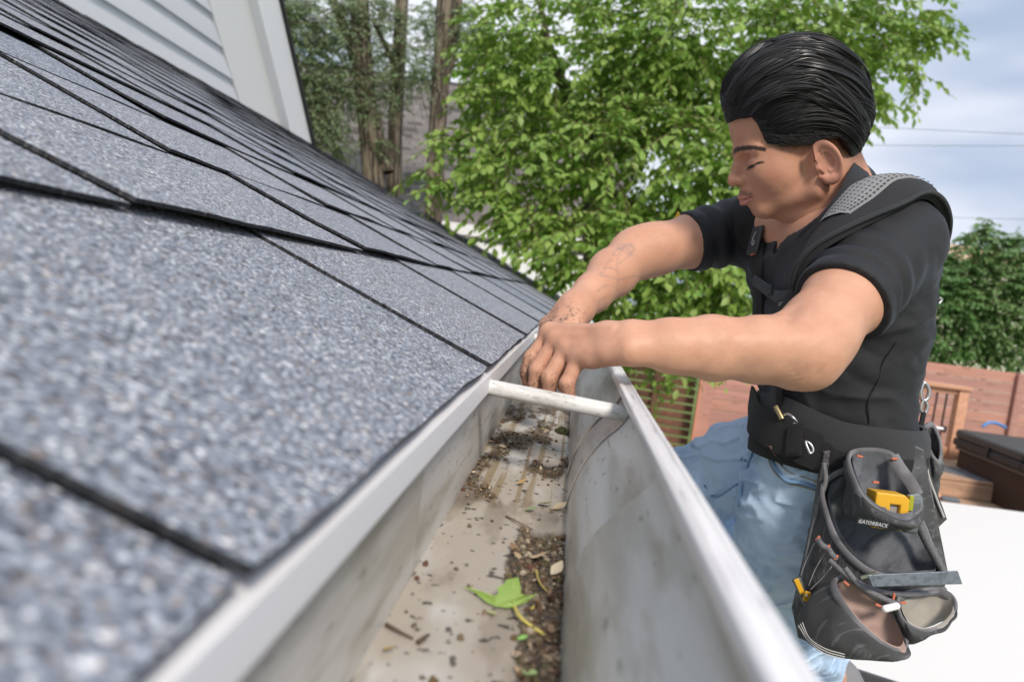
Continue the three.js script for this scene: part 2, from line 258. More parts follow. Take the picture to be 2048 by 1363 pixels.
// ---------------------------------------------------------------- what lies in the gutter
const onFloor = (px, py, h = 0) => { const d = at(px, py, 1).sub(V(0, H, 0)), t = (GFY + h - H) / d.y; return V(0, H, 0).addScaledVector(d, t); };
{
  const r = seeded(404), bits = [], flakes = [], spots = [];
  const ok = () => { for (let k = 0; k < 60; k++) { const u = .13 + r() * r() * 1.2, v = r() * siltV, s = siltAt(u, v); if (s.soil > .35 + r() * .4) return [u, v]; if (r() < .012) return [u, v]; } return [.3, siltV * .8]; };
  const lump = s => { const g = new THREE.IcosahedronGeometry(1, 1), p = g.attributes.position; for (let i = 0; i < p.count; i++) { const v = V().fromBufferAttribute(p, i), k = .6 + .8 * noise(v.x * 1.7 + s, v.y * 1.7, v.z * 1.7); p.setXYZ(i, v.x * k, v.y * k * .6, v.z * k); } g.computeVertexNormals(); return g; };
  const soilM = mat({ color: 0xffffff, roughness: 1 }), holder = part(gutter, 'silt_crumbs', new THREE.IcosahedronGeometry(.002, 0).translate(GFR - .01, GFY + .001, -.3), mat({ color: lin(.07, .05, .035), roughness: 1 })); holder.userData.kind = 'stuff';
  for (let q = 0; q < 3; q++) { const N = 1250, im = new THREE.InstancedMesh(lump(q * 7), soilM, N); im.name = 'soil_crumbs'; im.userData.kind = 'stuff'; for (let i = 0; i < N; i++) { const [u, v] = ok(), s = .0006 + r() ** 3 * .0026, e = new THREE.Euler(r() * 6, r() * 6, r() * 6); im.setMatrixAt(i, new THREE.Matrix4().compose(V(GB + v, GFY + .0008 + s * .3, -u), new THREE.Quaternion().setFromEuler(e), V(s, s, s))); const k = r(); im.setColorAt(i, k < .5 ? lin(.075 + r() * .05, .055 + r() * .03, .038) : k < .8 ? lin(.15, .115, .08) : k < .95 ? lin(.20, .16, .115) : lin(.36, .31, .23)); } im.castShadow = im.receiveShadow = true; holder.add(im); }
  const fl = (() => { const pos = [], idx = []; for (let j = 0; j <= 2; j++) for (let i = 0; i <= 4; i++) { const x = i / 2 - 1, z = (j - 1) * .55 * Math.sqrt(Math.max(0, 1 - x * x * .96)); pos.push(x, .28 * x * x + .35 * z * z, z); } for (let j = 0; j < 2; j++) for (let i = 0; i < 4; i++) { const a = j * 5 + i; idx.push(a, a + 5, a + 1, a + 1, a + 5, a + 6); } return geoOf(pos, idx); })();
  const N = 300, im = new THREE.InstancedMesh(fl, mat({ color: 0xffffff, roughness: .8, side: THREE.DoubleSide }), N); im.name = 'leaf_fragments'; im.userData.kind = 'stuff';
  for (let i = 0; i < N; i++) { const [u, v] = ok(), s = .0018 + r() * r() * .0055, e = new THREE.Euler((r() - .5) * 1.4, r() * 6.3, (r() - .5) * 1.4); im.setMatrixAt(i, new THREE.Matrix4().compose(V(clamp(GB + v, GB + .004, GFR - .004), GFY + .002 + s * .25, -u), new THREE.Quaternion().setFromEuler(e), V(s, s, s))); const k = r(); im.setColorAt(i, k < .4 ? lin(.20, .13, .08) : k < .7 ? lin(.36, .27, .17) : k < .82 ? lin(.50, .40, .28) : k < .93 ? lin(.10, .07, .05) : k < .97 ? lin(.26, .34, .10) : lin(.55, .42, .08)); } im.castShadow = im.receiveShadow = true; holder.add(im);
  // the green maple leaf with its stalk
  const z2 = (x, y) => [640 + x / 1.996, 680 + y / 1.996], O = [[565, 980, .003], [610, 992, .005], [650, 1004, .007], [690, 1022, .009], [712, 1012, .011], [708, 985, .013], [732, 975, .014], [745, 955, .017], [792, 945, .020], [800, 975, .018], [802, 1012, .014], [835, 1020, .012], [868, 1010, .012], [825, 1044, .009], [790, 1058, .006], [750, 1068, .004], [700, 1062, .003], [665, 1045, .004], [625, 1012, .004]];
  const tri = THREE.ShapeUtils.triangulateShape(O.map(p => new THREE.Vector2(p[0], -p[1])), []), P = O.map(([x, y, h]) => onFloor(...z2(x, y), h)); const pos = [], idx = []; P.forEach(p => pos.push(p.x, p.y, p.z)); tri.forEach(t => idx.push(...t));
  const lg = thing('maple_leaf', 'fresh green lobed leaf with a yellow stalk lying on the gutter silt', 'leaf'), gm = mat({ color: lin(.30, .46, .10), roughness: .55, side: THREE.DoubleSide, transmission: .25, thickness: 0 }); part(lg, 'blade', geoOf(pos, idx), gm);
  const base = onFloor(...z2(775, 1062), .005); part(lg, 'stalk', tube([base, onFloor(...z2(800, 1105), .006), onFloor(...z2(850, 1145), .004), onFloor(...z2(898, 1175), .002)], .0013, 20, 6), mat({ color: lin(.56, .48, .12), roughness: .6 }));
  const vm = mat({ color: lin(.42, .56, .18), roughness: .6 }); for (const e of [[600, 990, .005], [770, 965, .017], [845, 1020, .013]]) part(lg, 'vein', tube([base, base.clone().lerp(onFloor(...z2(e[0], e[1]), e[2]), .5).add(V(0, .0012, 0)), onFloor(...z2(e[0], e[1]), e[2] + .0006)], .0005, 10, 4), vm);
  // other leaves that can be told apart
  const lone = (name, label, cat, x, y, len, ang, c, curl = .35, h = .002) => { const g = leafGeo(.34, .08, -curl); g.scale(len, len, len); g.translate(0, 0, -len / 2); g.rotateY(ang); const p = onFloor(x, y, h); g.translate(p.x, p.y + .001, p.z); return single(name, g, mat({ color: lin(...c), roughness: .75, side: THREE.DoubleSide }), label, cat); };
  lone('green_leaf', 'pale green leaf scrap flat against the dirt near the gutter\'s front', 'leaf', 1090, 1012, .022, .6, [.34, .42, .18]); lone('green_leaf', 'pinkish green leaf beside the pale green scrap', 'leaf', 1118, 1018, .019, 2.2, [.50, .40, .26]); lone('green_leaf', 'dull green half-buried leaf below the pale scraps', 'leaf', 1062, 1022, .014, 1.4, [.24, .34, .14]);
  lone('dry_leaf', 'curled tan dry leaf above the maple leaf', 'leaf', 1078, 1122, .020, 1.2, [.56, .42, .26], .6, .004); lone('dry_leaf', 'pale cream dry leaf beside the gutter front wall', 'leaf', 1112, 1146, .016, 2.6, [.60, .50, .36], .5, .004); lone('dry_leaf', 'brown curled leaf below the maple leaf stalk', 'leaf', 1100, 1205, .012, .3, [.28, .16, .09], .7, .003);
  lone('yellow_leaf', 'yellow-brown leaf bit alone on the bare silt', 'leaf', 778, 1306, .012, .9, [.50, .33, .08], .6, .003); lone('yellow_leaf', 'small yellow leaf stuck to the sludge beyond the first rod', 'leaf', 1066, 866, .010, .2, [.62, .50, .10], .4, .002); lone('yellow_leaf', 'orange-brown leaf at the edge of the soil', 'leaf', 1042, 968, .012, 1.9, [.55, .34, .12], .5, .003); lone('green_leaf', 'green leaf at the very front of the gutter', 'leaf', 1058, 1352, .012, 1, [.36, .5, .2], .3, .002); lone('green_leaf', 'tiny bright green leaf under the maple stalk', 'leaf', 1044, 1280, .008, 2, [.25, .5, .12], .3, .002); lone('green_leaf', 'flat olive leaf scrap just below the maple leaf', 'leaf', 982, 1228, .010, 1, [.38, .38, .2], .1, .001);
  const twig = (label, pts, rad, c = [.10, .07, .05]) => single('twig', taper(pts.map(p => onFloor(...p)), t => rad * (1 - .5 * t), 14, 6), mat({ color: lin(...c), roughness: .9 }), label, 'twig');
  twig('dark bark twig lying alone near the back wall', [[772, 1248, .002], [798, 1262, .003], [826, 1276, .002]], .0016); twig('thin brown twig crossing the soil edge', [[1012, 1031, .002], [1040, 1045, .004], [1066, 1058, .002]], .0011, [.2, .13, .09]); twig('yellowish stem cluster below the tan leaf', [[1072, 1140, .003], [1080, 1165, .004], [1094, 1182, .002]], .0012, [.45, .36, .12]); twig('short dark twig under the dried silt patch', [[835, 1285, .002], [846, 1276, .003], [858, 1268, .002]], .0018);
  // dark moss clump
  const mc = onFloor(1124, 858, .006), mm = []; for (let i = 0; i < 70; i++) { const a = r() * 6.3, q = Math.sqrt(r()) * .011, s = .0012 + r() * .0025; const g = lump(i); g.scale(s, s * 1.3, s); g.translate(mc.x + Math.cos(a) * q, mc.y - .004 + r() * .009 * (1 - q / .013), mc.z + Math.sin(a) * q * 1.5); mm.push(g); } single('moss_clump', mergeGeometries(mm), mat({ color: lin(.045, .050, .018), roughness: 1 }), 'dark mossy clump on the floor just before the first rod', 'moss');
  const wire = mat({ color: lin(.012, .012, .013), roughness: .5 }), w0 = V(.02, H - .10, -2.55), st = thing('wire_strainer', 'black wire leaf strainer poking from the gutter behind the wrists', 'strainer'); [[-.03, 0], [.05, .055], [.035, -.05], [.075, .0]].forEach(([dx, dz]) => part(st, 'wire', tube([w0.clone().add(V(-dx * .6, -.06, -dz)), w0.clone().add(V(dx * .2, .01, 0)), w0.clone().add(V(dx, .05, dz))], .0035, 16, 6), wire));
}
// ---------------------------------------------------------------- ground and everything beyond the eave
const R = (x, y, z) => V(x, H + y, z);           // y measured from eye level
{
  const t = tex(512, 512, (x, y) => { const a = fbm(x / 512 * 24, y / 512 * 24, 3, 5), b = noise(x * .9, y * .9, 2), c = fbm(x / 512 * 5, y / 512 * 5, 8, 3); const k = clamp(a * .7 + b * .5 - .1); return [lerp(.26, .46, k) + c * .06, lerp(.36, .56, k), lerp(.16, .26, k)]; });
  t.repeat.set(60, 60); const g = new THREE.PlaneGeometry(240, 240, 1, 1); g.rotateX(-Math.PI / 2); structure('lawn', g, mat({ map: t, roughness: 1 }));
  const pg = new THREE.PlaneGeometry(3.0, 16); pg.rotateX(-Math.PI / 2); pg.translate(.9, .012, -4); structure('path', pg, mat({ color: lin(.36, .34, .31), roughness: .95 }));  // unseen concrete strip, added to cut green bounce off the lawn
}
const woodTex = (base, k, seed) => tex(512, 256, (x, y) => { const g = fbm(x / 512 * 3, y / 256 * 46, seed, 4), n = fbm(x / 512 * 1.2, y / 256 * 6, seed + 5, 3), kn = sstep(.76, .82, fbm(x / 512 * 9, y / 256 * 14, seed + 9, 2)); return base.map(c => c * (1 + (g - .5) * k + (n - .5) * k * .7) * (1 - kn * .12)); });
const fenceMats = [0, 1, 2].map(i => mat({ map: woodTex([.735 - i * .02, .54 - i * .01, .48], .15, 3 + i * 11), roughness: .75 }));
const slatMat = mat({ map: woodTex([.46, .32, .25], .3, 41), roughness: .8 }), deckMats = [0, 1].map(i => mat({ map: woodTex([.71 - i * .03, .575, .475], .3, 61 + i * 7), roughness: .8 })), cedar = mat({ map: woodTex([.82, .62, .50], .25, 77), roughness: .7 });
function board(parent, name, a, b, hgt, th, m) { const d = b.clone().sub(a), L = d.length(), g = new RoundedBoxGeometry(L, hgt, th, 1, .006); uvBox(g); const o = part(parent, name, g, m); o.position.copy(a).add(b).multiplyScalar(.5); o.rotation.y = -Math.atan2(d.z, d.x); return o; }
{ // red board fence behind the tub
  const f = thing('board_fence', 'red-brown fence of wide horizontal boards behind the covered tub', 'fence'), r = seeded(31);
  const z = x => -9.85 - (x - 1.9) * .1;
  const posts = [2.06, 4.25, 6.43, 8.6];
  for (let s = 0; s < 3; s++) for (let i = 0; i < 15; i++) { const y = -.41 - i * .1515, a = R(posts[s] + .02, y, z(posts[s])), b = R(posts[s + 1] - .02, y, z(posts[s + 1])); if (y + H > .06) board(f, 'board', a, b, .1445, .025, fenceMats[Math.floor(r() * 3)]); }
  posts.forEach((x, i) => { const g = new RoundedBoxGeometry(i ? .11 : .2, 2.26, .1, 1, .008); uvBox(g); part(f, 'post', g, fenceMats[i % 3]).position.copy(R(x - (i ? 0 : .04), -.33 - 1.13, z(x) + .03)); });
  const cap = board(f, 'edge_strip', R(1.915, -1.4, z(1.9) + .05), R(1.945, -1.4, z(1.9) + .05), 2.1, .05, mat({ color: lin(.62, .27, .17) }));
}
{ // open slat fence
  const f = thing('slat_fence', 'dark brown slat fence with open gaps showing lawn, beside the red fence', 'fence');
  for (let i = 0; i < 16; i++) { const y = -.62 - i * .122; board(f, 'slat', R(-.6, y + .01, -10.35), R(1.93, y, -10.1), .094, .02, slatMat); }
  for (const x of [.15, 1.36]) { const g = new RoundedBoxGeometry(.09, 2.1, .09, 1, .006); uvBox(g); part(f, 'post', g, slatMat).position.copy(R(x, -1.55, -10.28 + (x - .1) * .1 + .07)); }
}
{ // deck with a step
  const d = thing('deck', 'weathered wooden deck corner with one step below the railing', 'deck'), r = seeded(9);
  for (let i = 0; i < 22; i++) { const z = -6.86 - i * .142; board(d, 'plank', R(3.0, -1.305, z), R(z > -7.3 ? 4.38 : 4.36, -1.305, z), .03, .137, deckMats[Math.floor(r() * 2)]); }
  for (let i = 0; i < 2; i++) board(d, 'riser_board', R(3.0, -1.40 - i * 1, -6.80), R(4.36, -1.40 - i, -6.80), .15, .03, deckMats[i]);
  for (let i = 0; i < 5; i++) board(d, 'plank', R(3.0, -1.49, -6.72 + i * .142), R(4.62, -1.49, -6.72 + i * .142), .03, .137, deckMats[(i + 1) % 2]);
  board(d, 'riser_board', R(3.0, -1.6, -6.09), R(4.6, -1.6, -6.09), .18, .03, deckMats[0]);
  part(d, 'frame', boxAt(3.05, 4.3, .02, H - 1.33, -9.7, -6.85), slatMat);
  const m = thing('deck_mat', 'grey speckled triangular mat lying on the deck step', 'mat');
  part(m, 'mat_sheet', slab([[3.15, 7.72], [4.2, 7.3], [4.3, 6.85], [4.05, 6.82]].map(p => [p[0], -p[1]]), R(0, -1.288, 0), V(1, 0, 0), V(0, 0, 1), .006), mat({ map: granule.map, color: lin(.55, .55, .53), roughness: 1 }));
}
{ // railing
  const t = thing('deck_railing', 'pale cedar deck railing with thin black balusters', 'railing'), a = 4.35, z = -7.86;
  part(t, 'post', new RoundedBoxGeometry(.105, .80, .105, 1, .006).translate(a, H - .89, z), cedar);
  board(t, 'top_rail', R(3.0, -.495, z), R(a + .07, -.495, z), .04, .16, cedar); board(t, 'top_rail', R(3.0, -.545, z), R(a - .05, -.545, z), .06, .05, cedar);
  board(t, 'bottom_rail', R(3.0, -1.205, z), R(a - .05, -1.205, z), .085, .045, cedar);
  const bm = mat({ color: lin(.018, .018, .02), roughness: .5, metalness: .3 });
  for (let i = 1; i < 13; i++) { const g = new THREE.CylinderGeometry(.0105, .0105, .62, 8); g.translate(a - .05 - i * .102 + .0, H - .87, z); part(t, 'baluster', g, bm); }
  part(t, 'post', new RoundedBoxGeometry(.1, .80, .1, 1, .006).translate(3.05, H - .89, z), cedar);
  const k = thing('grab_bar', 'short bright metal bar fixed between the railing balusters', 'bar');
  part(k, 'bar', new THREE.CylinderGeometry(.022, .022, .42, 12).rotateZ(Math.PI / 2).translate(4.0, H - .965, z + .06), mat({ color: lin(.7, .71, .72), metalness: .6, roughness: .35 }));
  for (const x of [3.8, 4.2]) part(k, 'clamp', new RoundedBoxGeometry(.03, .07, .08, 1, .006).translate(x, H - .965, z + .045), bm);
}
{ // hot tub with a folded cover
  const t = thing('hot_tub', 'dark brown hot tub under a black padded cover', 'hot tub'), vinyl = mat({ color: lin(.055, .053, .052), roughness: .45 }), edge = mat({ color: lin(.026, .025, .026), roughness: .5 });
  const x0 = 4.15, x1 = 6.3, z0 = -7.5, z1 = -5.3, ym = H - .9;
  part(t, 'skirt', new RoundedBoxGeometry(x1 - x0 - .08, .86, z1 - z0 - .08, 2, .03).translate((x0 + x1) / 2, H - 1.45, (z0 + z1) / 2), mat({ map: woodTex([.26, .175, .14], .2, 91), roughness: .7 }));
  for (let i = 0; i < 2; i++) { const w = (z1 - z0) / 2 - .004; const c = part(t, 'cover_half', new RoundedBoxGeometry(x1 - x0, .10, w, 3, .035).translate((x0 + x1) / 2, ym - .05, z0 + w / 2 + i * (w + .008)), vinyl); part(c, 'cover_skirt', new RoundedBoxGeometry(x1 - x0 + .012, .075, w + .006, 2, .015).translate((x0 + x1) / 2, ym - .135, z0 + w / 2 + i * (w + .008)), edge); }
  for (const z of [-6.9, -6.1]) part(t, 'cover_strap', new RoundedBoxGeometry(.02, .1, .06, 1, .004).translate(x0 - .012, ym - .12, z), edge);
  part(t, 'lip', new RoundedBoxGeometry(x1 - x0 - .03, .04, z1 - z0 - .03, 2, .015).translate((x0 + x1) / 2, ym - .195, (z0 + z1) / 2), mat({ color: lin(.11, .085, .075), roughness: .5 }));
  single('pool_hose', tube([at(1966, 853, 7.6), at(1975, 846, 7.6), at(1990, 845, 7.6), at(2004, 850, 7.6), at(2012, 855, 7.62)], .016, 30, 8), mat({ color: lin(.07, .26, .62), roughness: .4 }), 'bright blue hose arching over the black tub cover', 'hose');
}
{ // white sheet carried below
  const g = slab([[1.11, 2.41], [2.81, 5.17], [5.6, 5.4], [4.2, 1.2]].map(p => [p[0], -p[1]]), R(0, -1.172, 0), V(1, 0, 0), V(0, 0, 1), .018);
  const s = thing('carried_sheet', 'large flat white panel held level beyond the tool pouch', 'panel');
  part(s, 'sheet', g, mat({ color: lin(.76, .75, .725), roughness: .6 }));
  const e = [R(1.105, -1.185, -2.40), R(4.2, -1.185, -1.19)]; const d = e[1].clone().sub(e[0]); const eg = new THREE.BoxGeometry(d.length(), .03, .02); const m = part(s, 'edge_trim', eg, mat({ color: lin(.06, .06, .065), roughness: .6 })); m.position.copy(e[0]).add(e[1]).multiplyScalar(.5); m.rotation.y = -Math.atan2(d.z, d.x);
}
function gableHouse(name, label, o) { // ridge runs along o.dir; front slope faces the camera
  const t = thing(name, label, 'house'); return t;
}
{ // neighbour's house: brown shingle slope behind the trees, white walls below
  const t = thing('neighbour_house', 'neighbouring house with a broad brown shingle roof seen between tree trunks', 'house'), r = seeded(77);
  const A = at(420, 100, 13.5), B = at(1100, 142, 13.8); B.y = A.y; const ax = B.clone().sub(A).normalize(), L = A.distanceTo(B) + 1.5;
  const up = V(0, 1, 0), out = ax.clone().cross(up).normalize().multiplyScalar(1); if (out.z < 0) out.negate();
  const dn = out.clone().multiplyScalar(.72).add(V(0, -.69, 0)).normalize(), nn = dn.clone().cross(ax).normalize();
  const S = 4.6; part(t, 'roof', slab([[0, -1], [S, -1], [S, L], [0, L]], A.clone().addScaledVector(nn, -.08), dn, ax, .06), mat({ color: lin(.06, .05, .045) }));
  const boxes = [], cols = [];
  for (let c = 0; c * .105 < S; c++) for (let x = -1 - r() * .25; x < L;) { const w = .2 + r() * .14; const g = new THREE.BoxGeometry(.13, w - .012, .012 + r() * .014), q = r() < .2 ? .5 : .8 + r() * .4; g.deleteAttribute('uv'); const m = new THREE.Matrix4().makeBasis(dn, ax, nn).setPosition(A.clone().addScaledVector(ax, x + w / 2).addScaledVector(dn, c * .105 + .05).addScaledVector(nn, .004)); g.applyMatrix4(m); const n = g.attributes.position.count, cc = []; for (let i = 0; i < n; i++) cc.push(.15 * q, .138 * q, .132 * q); g.setAttribute('color', new THREE.Float32BufferAttribute(cc, 3)); boxes.push(g); x += w; }
  const sh = part(t, 'shingles', mergeGeometries(boxes), mat({ vertexColors: true, roughness: .95 })); sh.userData.kind = 'stuff';
  part(t, 'ridge_cap', tube([A.clone().addScaledVector(ax, -1), A.clone().addScaledVector(ax, L)], .05, 8, 6), mat({ color: lin(.05, .045, .045) }));
  const C = A.clone().addScaledVector(dn, S - .3), h = C.y; const w = slab([[-.8, -h], [L, -h], [L, .0], [-.8, 0]], C, ax, up, .2); part(t, 'wall', w, mat({ color: lin(.76, .77, .78), roughness: .6 }));
  const W2 = at(930, 385, 12.2); const bw = thing('white_shed', 'white-walled outbuilding glimpsed through the leaves', 'shed');
  const gx = V(1, 0, -.1).normalize(); part(bw, 'wall', slab([[0, -W2.y], [1.7, -W2.y], [1.7, 0], [0, 0]], W2, gx, up, .2), mat({ color: lin(.8, .8, .8) }));
  part(bw, 'roof', slab([[-.2, 0], [1.8, 0], [1.8, 1.4], [-.2, 1.4]], W2.clone().add(V(0, 0, .3)), gx, V(0, .55, -.83), .06), mat({ color: lin(.3, .3, .31) }));
}
{ // house far right
  const t = thing('far_house', 'distant house with a beige roof above the hedge', 'house'), a = at(1868, 492, 24), b = at(1972, 476, 24), c = at(1868, 560, 23); b.y = a.y;
  part(t, 'roof', slab([[-.4, -.1], [6, -.1], [5.4, .75], [.9, .75]], a.clone().add(V(-.6, -.4, 0)), V(1, 0, -.1).normalize(), V(0, .75, -.66), .1), mat({ map: woodTex([.72, .62, .54], .25, 15), roughness: .9 }));
  part(t, 'wall', slab([[0, -a.y + .4], [5, -a.y + .4], [5, 0], [0, 0]], a.clone().add(V(-.4, -.4, -.4)), V(1, 0, -.1).normalize(), V(0, 1, 0), .2), mat({ color: lin(.62, .58, .5) }));
}
[[[1650, 250, 22], [1850, 259, 22], [2200, 275, 22], 'upper of the two thin power lines crossing the sky'], [[1650, 289, 22], [1850, 291, 22], [2200, 292, 22], 'lower of the two thin power lines crossing the sky'], [[1750, 428, 26], [1950, 436, 26], [2200, 440, 26], 'thin power line low over the hedge by the far roof']].forEach(([a, b, c, l]) => single('power_line', tube([at(...a), at(...b), at(...c)], .008, 12, 5), mat({ color: lin(.09, .10, .12) }), l, 'power line', 'power lines across the sky'));

// ---------------------------------------------------------------- trees
const bark = (() => { const f = (x, y) => fbm(x / 256 * 22, y / 512 * 7, 3, 4), m = tex(256, 512, (x, y) => { const a = f(x, y), b = fbm(x / 256 * 4, y / 512 * 6, 9, 3); const k = sstep(.35, .65, a); return [lerp(.22, .46, k) * (.8 + b * .4), lerp(.19, .42, k) * (.8 + b * .4), lerp(.16, .36, k) * (.8 + b * .4)]; }), bp = tex(256, 512, (x, y) => { const v = f(x, y); return [v, v, v]; }, false); m.repeat.set(2, 4); bp.repeat.set(2, 4); return mat({ map: m, bumpMap: bp, bumpScale: .03, roughness: .95 }); })();
const twigMat = mat({ color: lin(.13, .085, .05), roughness: .9 });
function leafGeo(w, fold, curl) { // pointed oval, folded along its rib, tip curled; unit length
  const pos = [], idx = [], N = 4, prof = [0.04, .62, 1, .70, .02]; 
  for (let i = 0; i <= N; i++) { const t = i / N, y = -curl * t * t; pos.push(-w * prof[i], fold * prof[i] + y, t, 0, y, t, w * prof[i], fold * prof[i] + y, t); }
  for (let i = 0; i < N; i++) { const a = i * 3; idx.push(a, a + 3, a + 1, a + 1, a + 3, a + 4, a + 1, a + 4, a + 2, a + 2, a + 4, a + 5); } return geoOf(pos, idx);
}
// leafy twigs spread through a crown of overlapping lobes
function foliage(lobes, n, per, size, spread, seed, shell = .55) {
  const r = seeded(seed), out = [], tot = lobes.reduce((s, l) => s + l.w, 0), twigs = [];
  const lead = V(), tmp = V();
  for (let i = 0; i < n; i++) {
    let u = r() * tot, l = lobes[0]; for (const k of lobes) { if ((u -= k.w) < 0) { l = k; break; } }
    const d = V(r() * 2 - 1, r() * 2 - 1, r() * 2 - 1); if (d.lengthSq() > 1 || d.lengthSq() < .01) { i--; continue; } const rad = d.length(); d.normalize();
    const q = Math.pow(rad, shell), p = l.c.clone().add(V(d.x * l.r.x * q, d.y * l.r.y * q, d.z * l.r.z * q));
    const L = spread * (.6 + r() * .8), dir = V(d.x + (r() - .5) * 1.4, d.y * .5 + (r() - .6) * .8, d.z + (r() - .5) * 1.4).normalize(), droop = .2 + r() * .7, tone = r(), start = p.clone().addScaledVector(dir, -L * .5), pts = [];
    for (let k = 0; k <= 4; k++) { const t = k / 4; pts.push(start.clone().addScaledVector(dir, L * t).add(V(0, -droop * L * t * t * .6, 0))); }
    twigs.push(pts);
    for (let k = 0; k < per; k++) {
      const t = (k + .6) / per, s = start.clone().addScaledVector(dir, L * t).add(V(0, -droop * L * t * t * .6, 0)), a = (k % 2 ? 1 : -1) * (.6 + r() * .7) + (k === per - 1 ? -(k % 2 ? 1 : -1) * .8 : 0);
      const side = dir.clone().cross(V(0, 1, 0)).normalize(), ld = dir.clone().multiplyScalar(Math.cos(a)).addScaledVector(side, Math.sin(a)).add(V((r() - .5) * .5, -.25 - r() * .55, (r() - .5) * .5)).normalize();
      const nrm = V((r() - .5) * 1.1, 1, (r() - .5) * 1.1); nrm.addScaledVector(ld, -nrm.dot(ld)).normalize(); const x = nrm.clone().cross(ld).normalize(), sz = size * (.6 + r() * .75);
      const m = new THREE.Matrix4().makeBasis(x.multiplyScalar(sz), nrm.multiplyScalar(sz), ld.multiplyScalar(sz)).setPosition(s);
      out.push({ m, p: s, tone: clamp(tone * .6 + r() * .4), v: r() });
    }
  }
  return { leaves: out, twigs };
}
function twigGeo(twigs, rad) { const g = []; for (const p of twigs) g.push(taper(p, t => rad * (1 - t * .7), 4, 3)); return mergeGeometries(g); }
function leafInst(parent, name, geo, m, leaves, pal) { const im = new THREE.InstancedMesh(geo, m, leaves.length); im.name = name; im.userData.kind = 'stuff'; leaves.forEach((l, i) => { im.setMatrixAt(i, l.m); im.setColorAt(i, pal(l)); }); im.castShadow = im.receiveShadow = true; parent.add(im); return im; }
const leafMat = (extra) => mat({ color: 0xffffff, roughness: .5, transmission: .55, thickness: 0, side: THREE.DoubleSide, specularIntensity: .7, ...extra });
const lobe = (px, py, d, rx, ry, rz, w) => ({ c: at(px, py, d), r: V(rx * d / FPX, ry * d / FPX, rz), w: w ?? rx * ry });
const mixc = (a, b, t, v = 1) => lin(lerp(a[0], b[0], t) * v, lerp(a[1], b[1], t) * v, lerp(a[2], b[2], t) * v);
const limb = (pts, r0, r1, seg = 14) => taper(pts, t => lerp(r0, r1, t), seg, 10);
{ // broad-leaved tree behind the worker
  const t = thing('broadleaf_tree', 'leafy bright green tree filling the view behind the worker', 'tree'), base = at(1195, 700, 6.9); base.y = 0; const fork = at(1192, 320, 6.7);
  const trunk = part(t, 'trunk', limb([base, at(1195, 560, 6.8), at(1188, 420, 6.7), fork, at(1180, 250, 6.7)], .2, .12), bark);
  const bs = [[at(1185, 290, 6.7), at(1130, 180, 6.4), at(1090, 60, 6.2), at(1070, -60, 6.2)], [at(1190, 300, 6.7), at(1260, 180, 6.5), at(1330, 50, 6.3), at(1380, -80, 6.2)], [at(1195, 330, 6.7), at(1300, 282, 6.3), at(1450, 220, 6), at(1600, 120, 5.8), at(1800, 60, 5.9)], [at(1190, 340, 6.7), at(1080, 330, 6.2), at(960, 290, 5.8), at(880, 270, 5.6)], [at(1192, 380, 6.7), at(1300, 420, 5.8), at(1400, 480, 5.2)], [at(1190, 400, 6.7), at(1120, 460, 5.8), at(1060, 470, 5.4)]];
  bs.forEach((b, i) => part(t, 'branch', limb(b, .075 - i * .006, .012), bark));
  const lobes = [lobe(1180, 110, 5.9, 250, 150, .9), lobe(1430, 90, 5.7, 270, 130, .9), lobe(1650, 50, 5.8, 170, 95, .7), lobe(1790, 30, 5.9, 90, 60, .5), lobe(1020, 190, 5.9, 110, 120, .6), lobe(1050, 340, 5.5, 130, 90, .6), lobe(1300, 330, 5.4, 220, 130, .8), lobe(1230, 500, 5.0, 180, 90, .6), lobe(1400, 540, 5.0, 130, 90, .6), lobe(930, 300, 5.5, 65, 50, .4), lobe(1060, 440, 5.2, 70, 50, .4), lobe(1450, 400, 5.2, 140, 120, .6), lobe(1620, 200, 5.7, 120, 100, .5), lobe(1330, 650, 5.0, 150, 70, .5), lobe(1440, 600, 4.9, 80, 60, .3), lobe(1700, 160, 5.8, 70, 80, .4), lobe(990, 60, 6.0, 70, 70, .4), lobe(1000, 400, 5.3, 60, 50, .3), lobe(1330, 200, 5.9, 200, 100, .6)];
  const F = foliage(lobes, 2500, 13, .076, .34, 101), extra = foliage([lobe(880, 372, 5.3, 50, 16, .15), lobe(845, 350, 5.3, 30, 16, .1), lobe(1325, 752, 4.8, 28, 12, .06), lobe(1860, 70, 6, 40, 30, .2), lobe(1830, 150, 6, 30, 30, .15)], 42, 11, .08, .3, 33);
  const lv = [...F.leaves, ...extra.leaves].sort((a, b) => b.p.z - a.p.z), g1 = leafGeo(.29, .10, .12), g2 = leafGeo(.26, .05, .25);
  const pal = l => mixc([.24, .43, .07], [.38, .52, .11], l.tone, .9 + l.v * .2);
  const crown = part(t, 'crown', twigGeo([...F.twigs, ...extra.twigs], .0045), twigMat);
  const lm = leafMat(), near = [0, 1, 2, 3].map(k => { const m = leafMat(); m.color.copy(mixc([.24, .43, .07], [.38, .52, .11], k / 3)); return m; });
  lv.slice(0, 290).forEach((l) => { const o = part(crown, 'leaf', l.v < .5 ? g1 : g2, near[Math.floor(l.tone * 3.99)]); o.applyMatrix4(l.m); });
  const rest = lv.slice(290); leafInst(crown, 'foliage', g1, lm, rest.filter(l => l.v < .5), pal); leafInst(crown, 'foliage', g2, lm, rest.filter(l => l.v >= .5), pal);
}
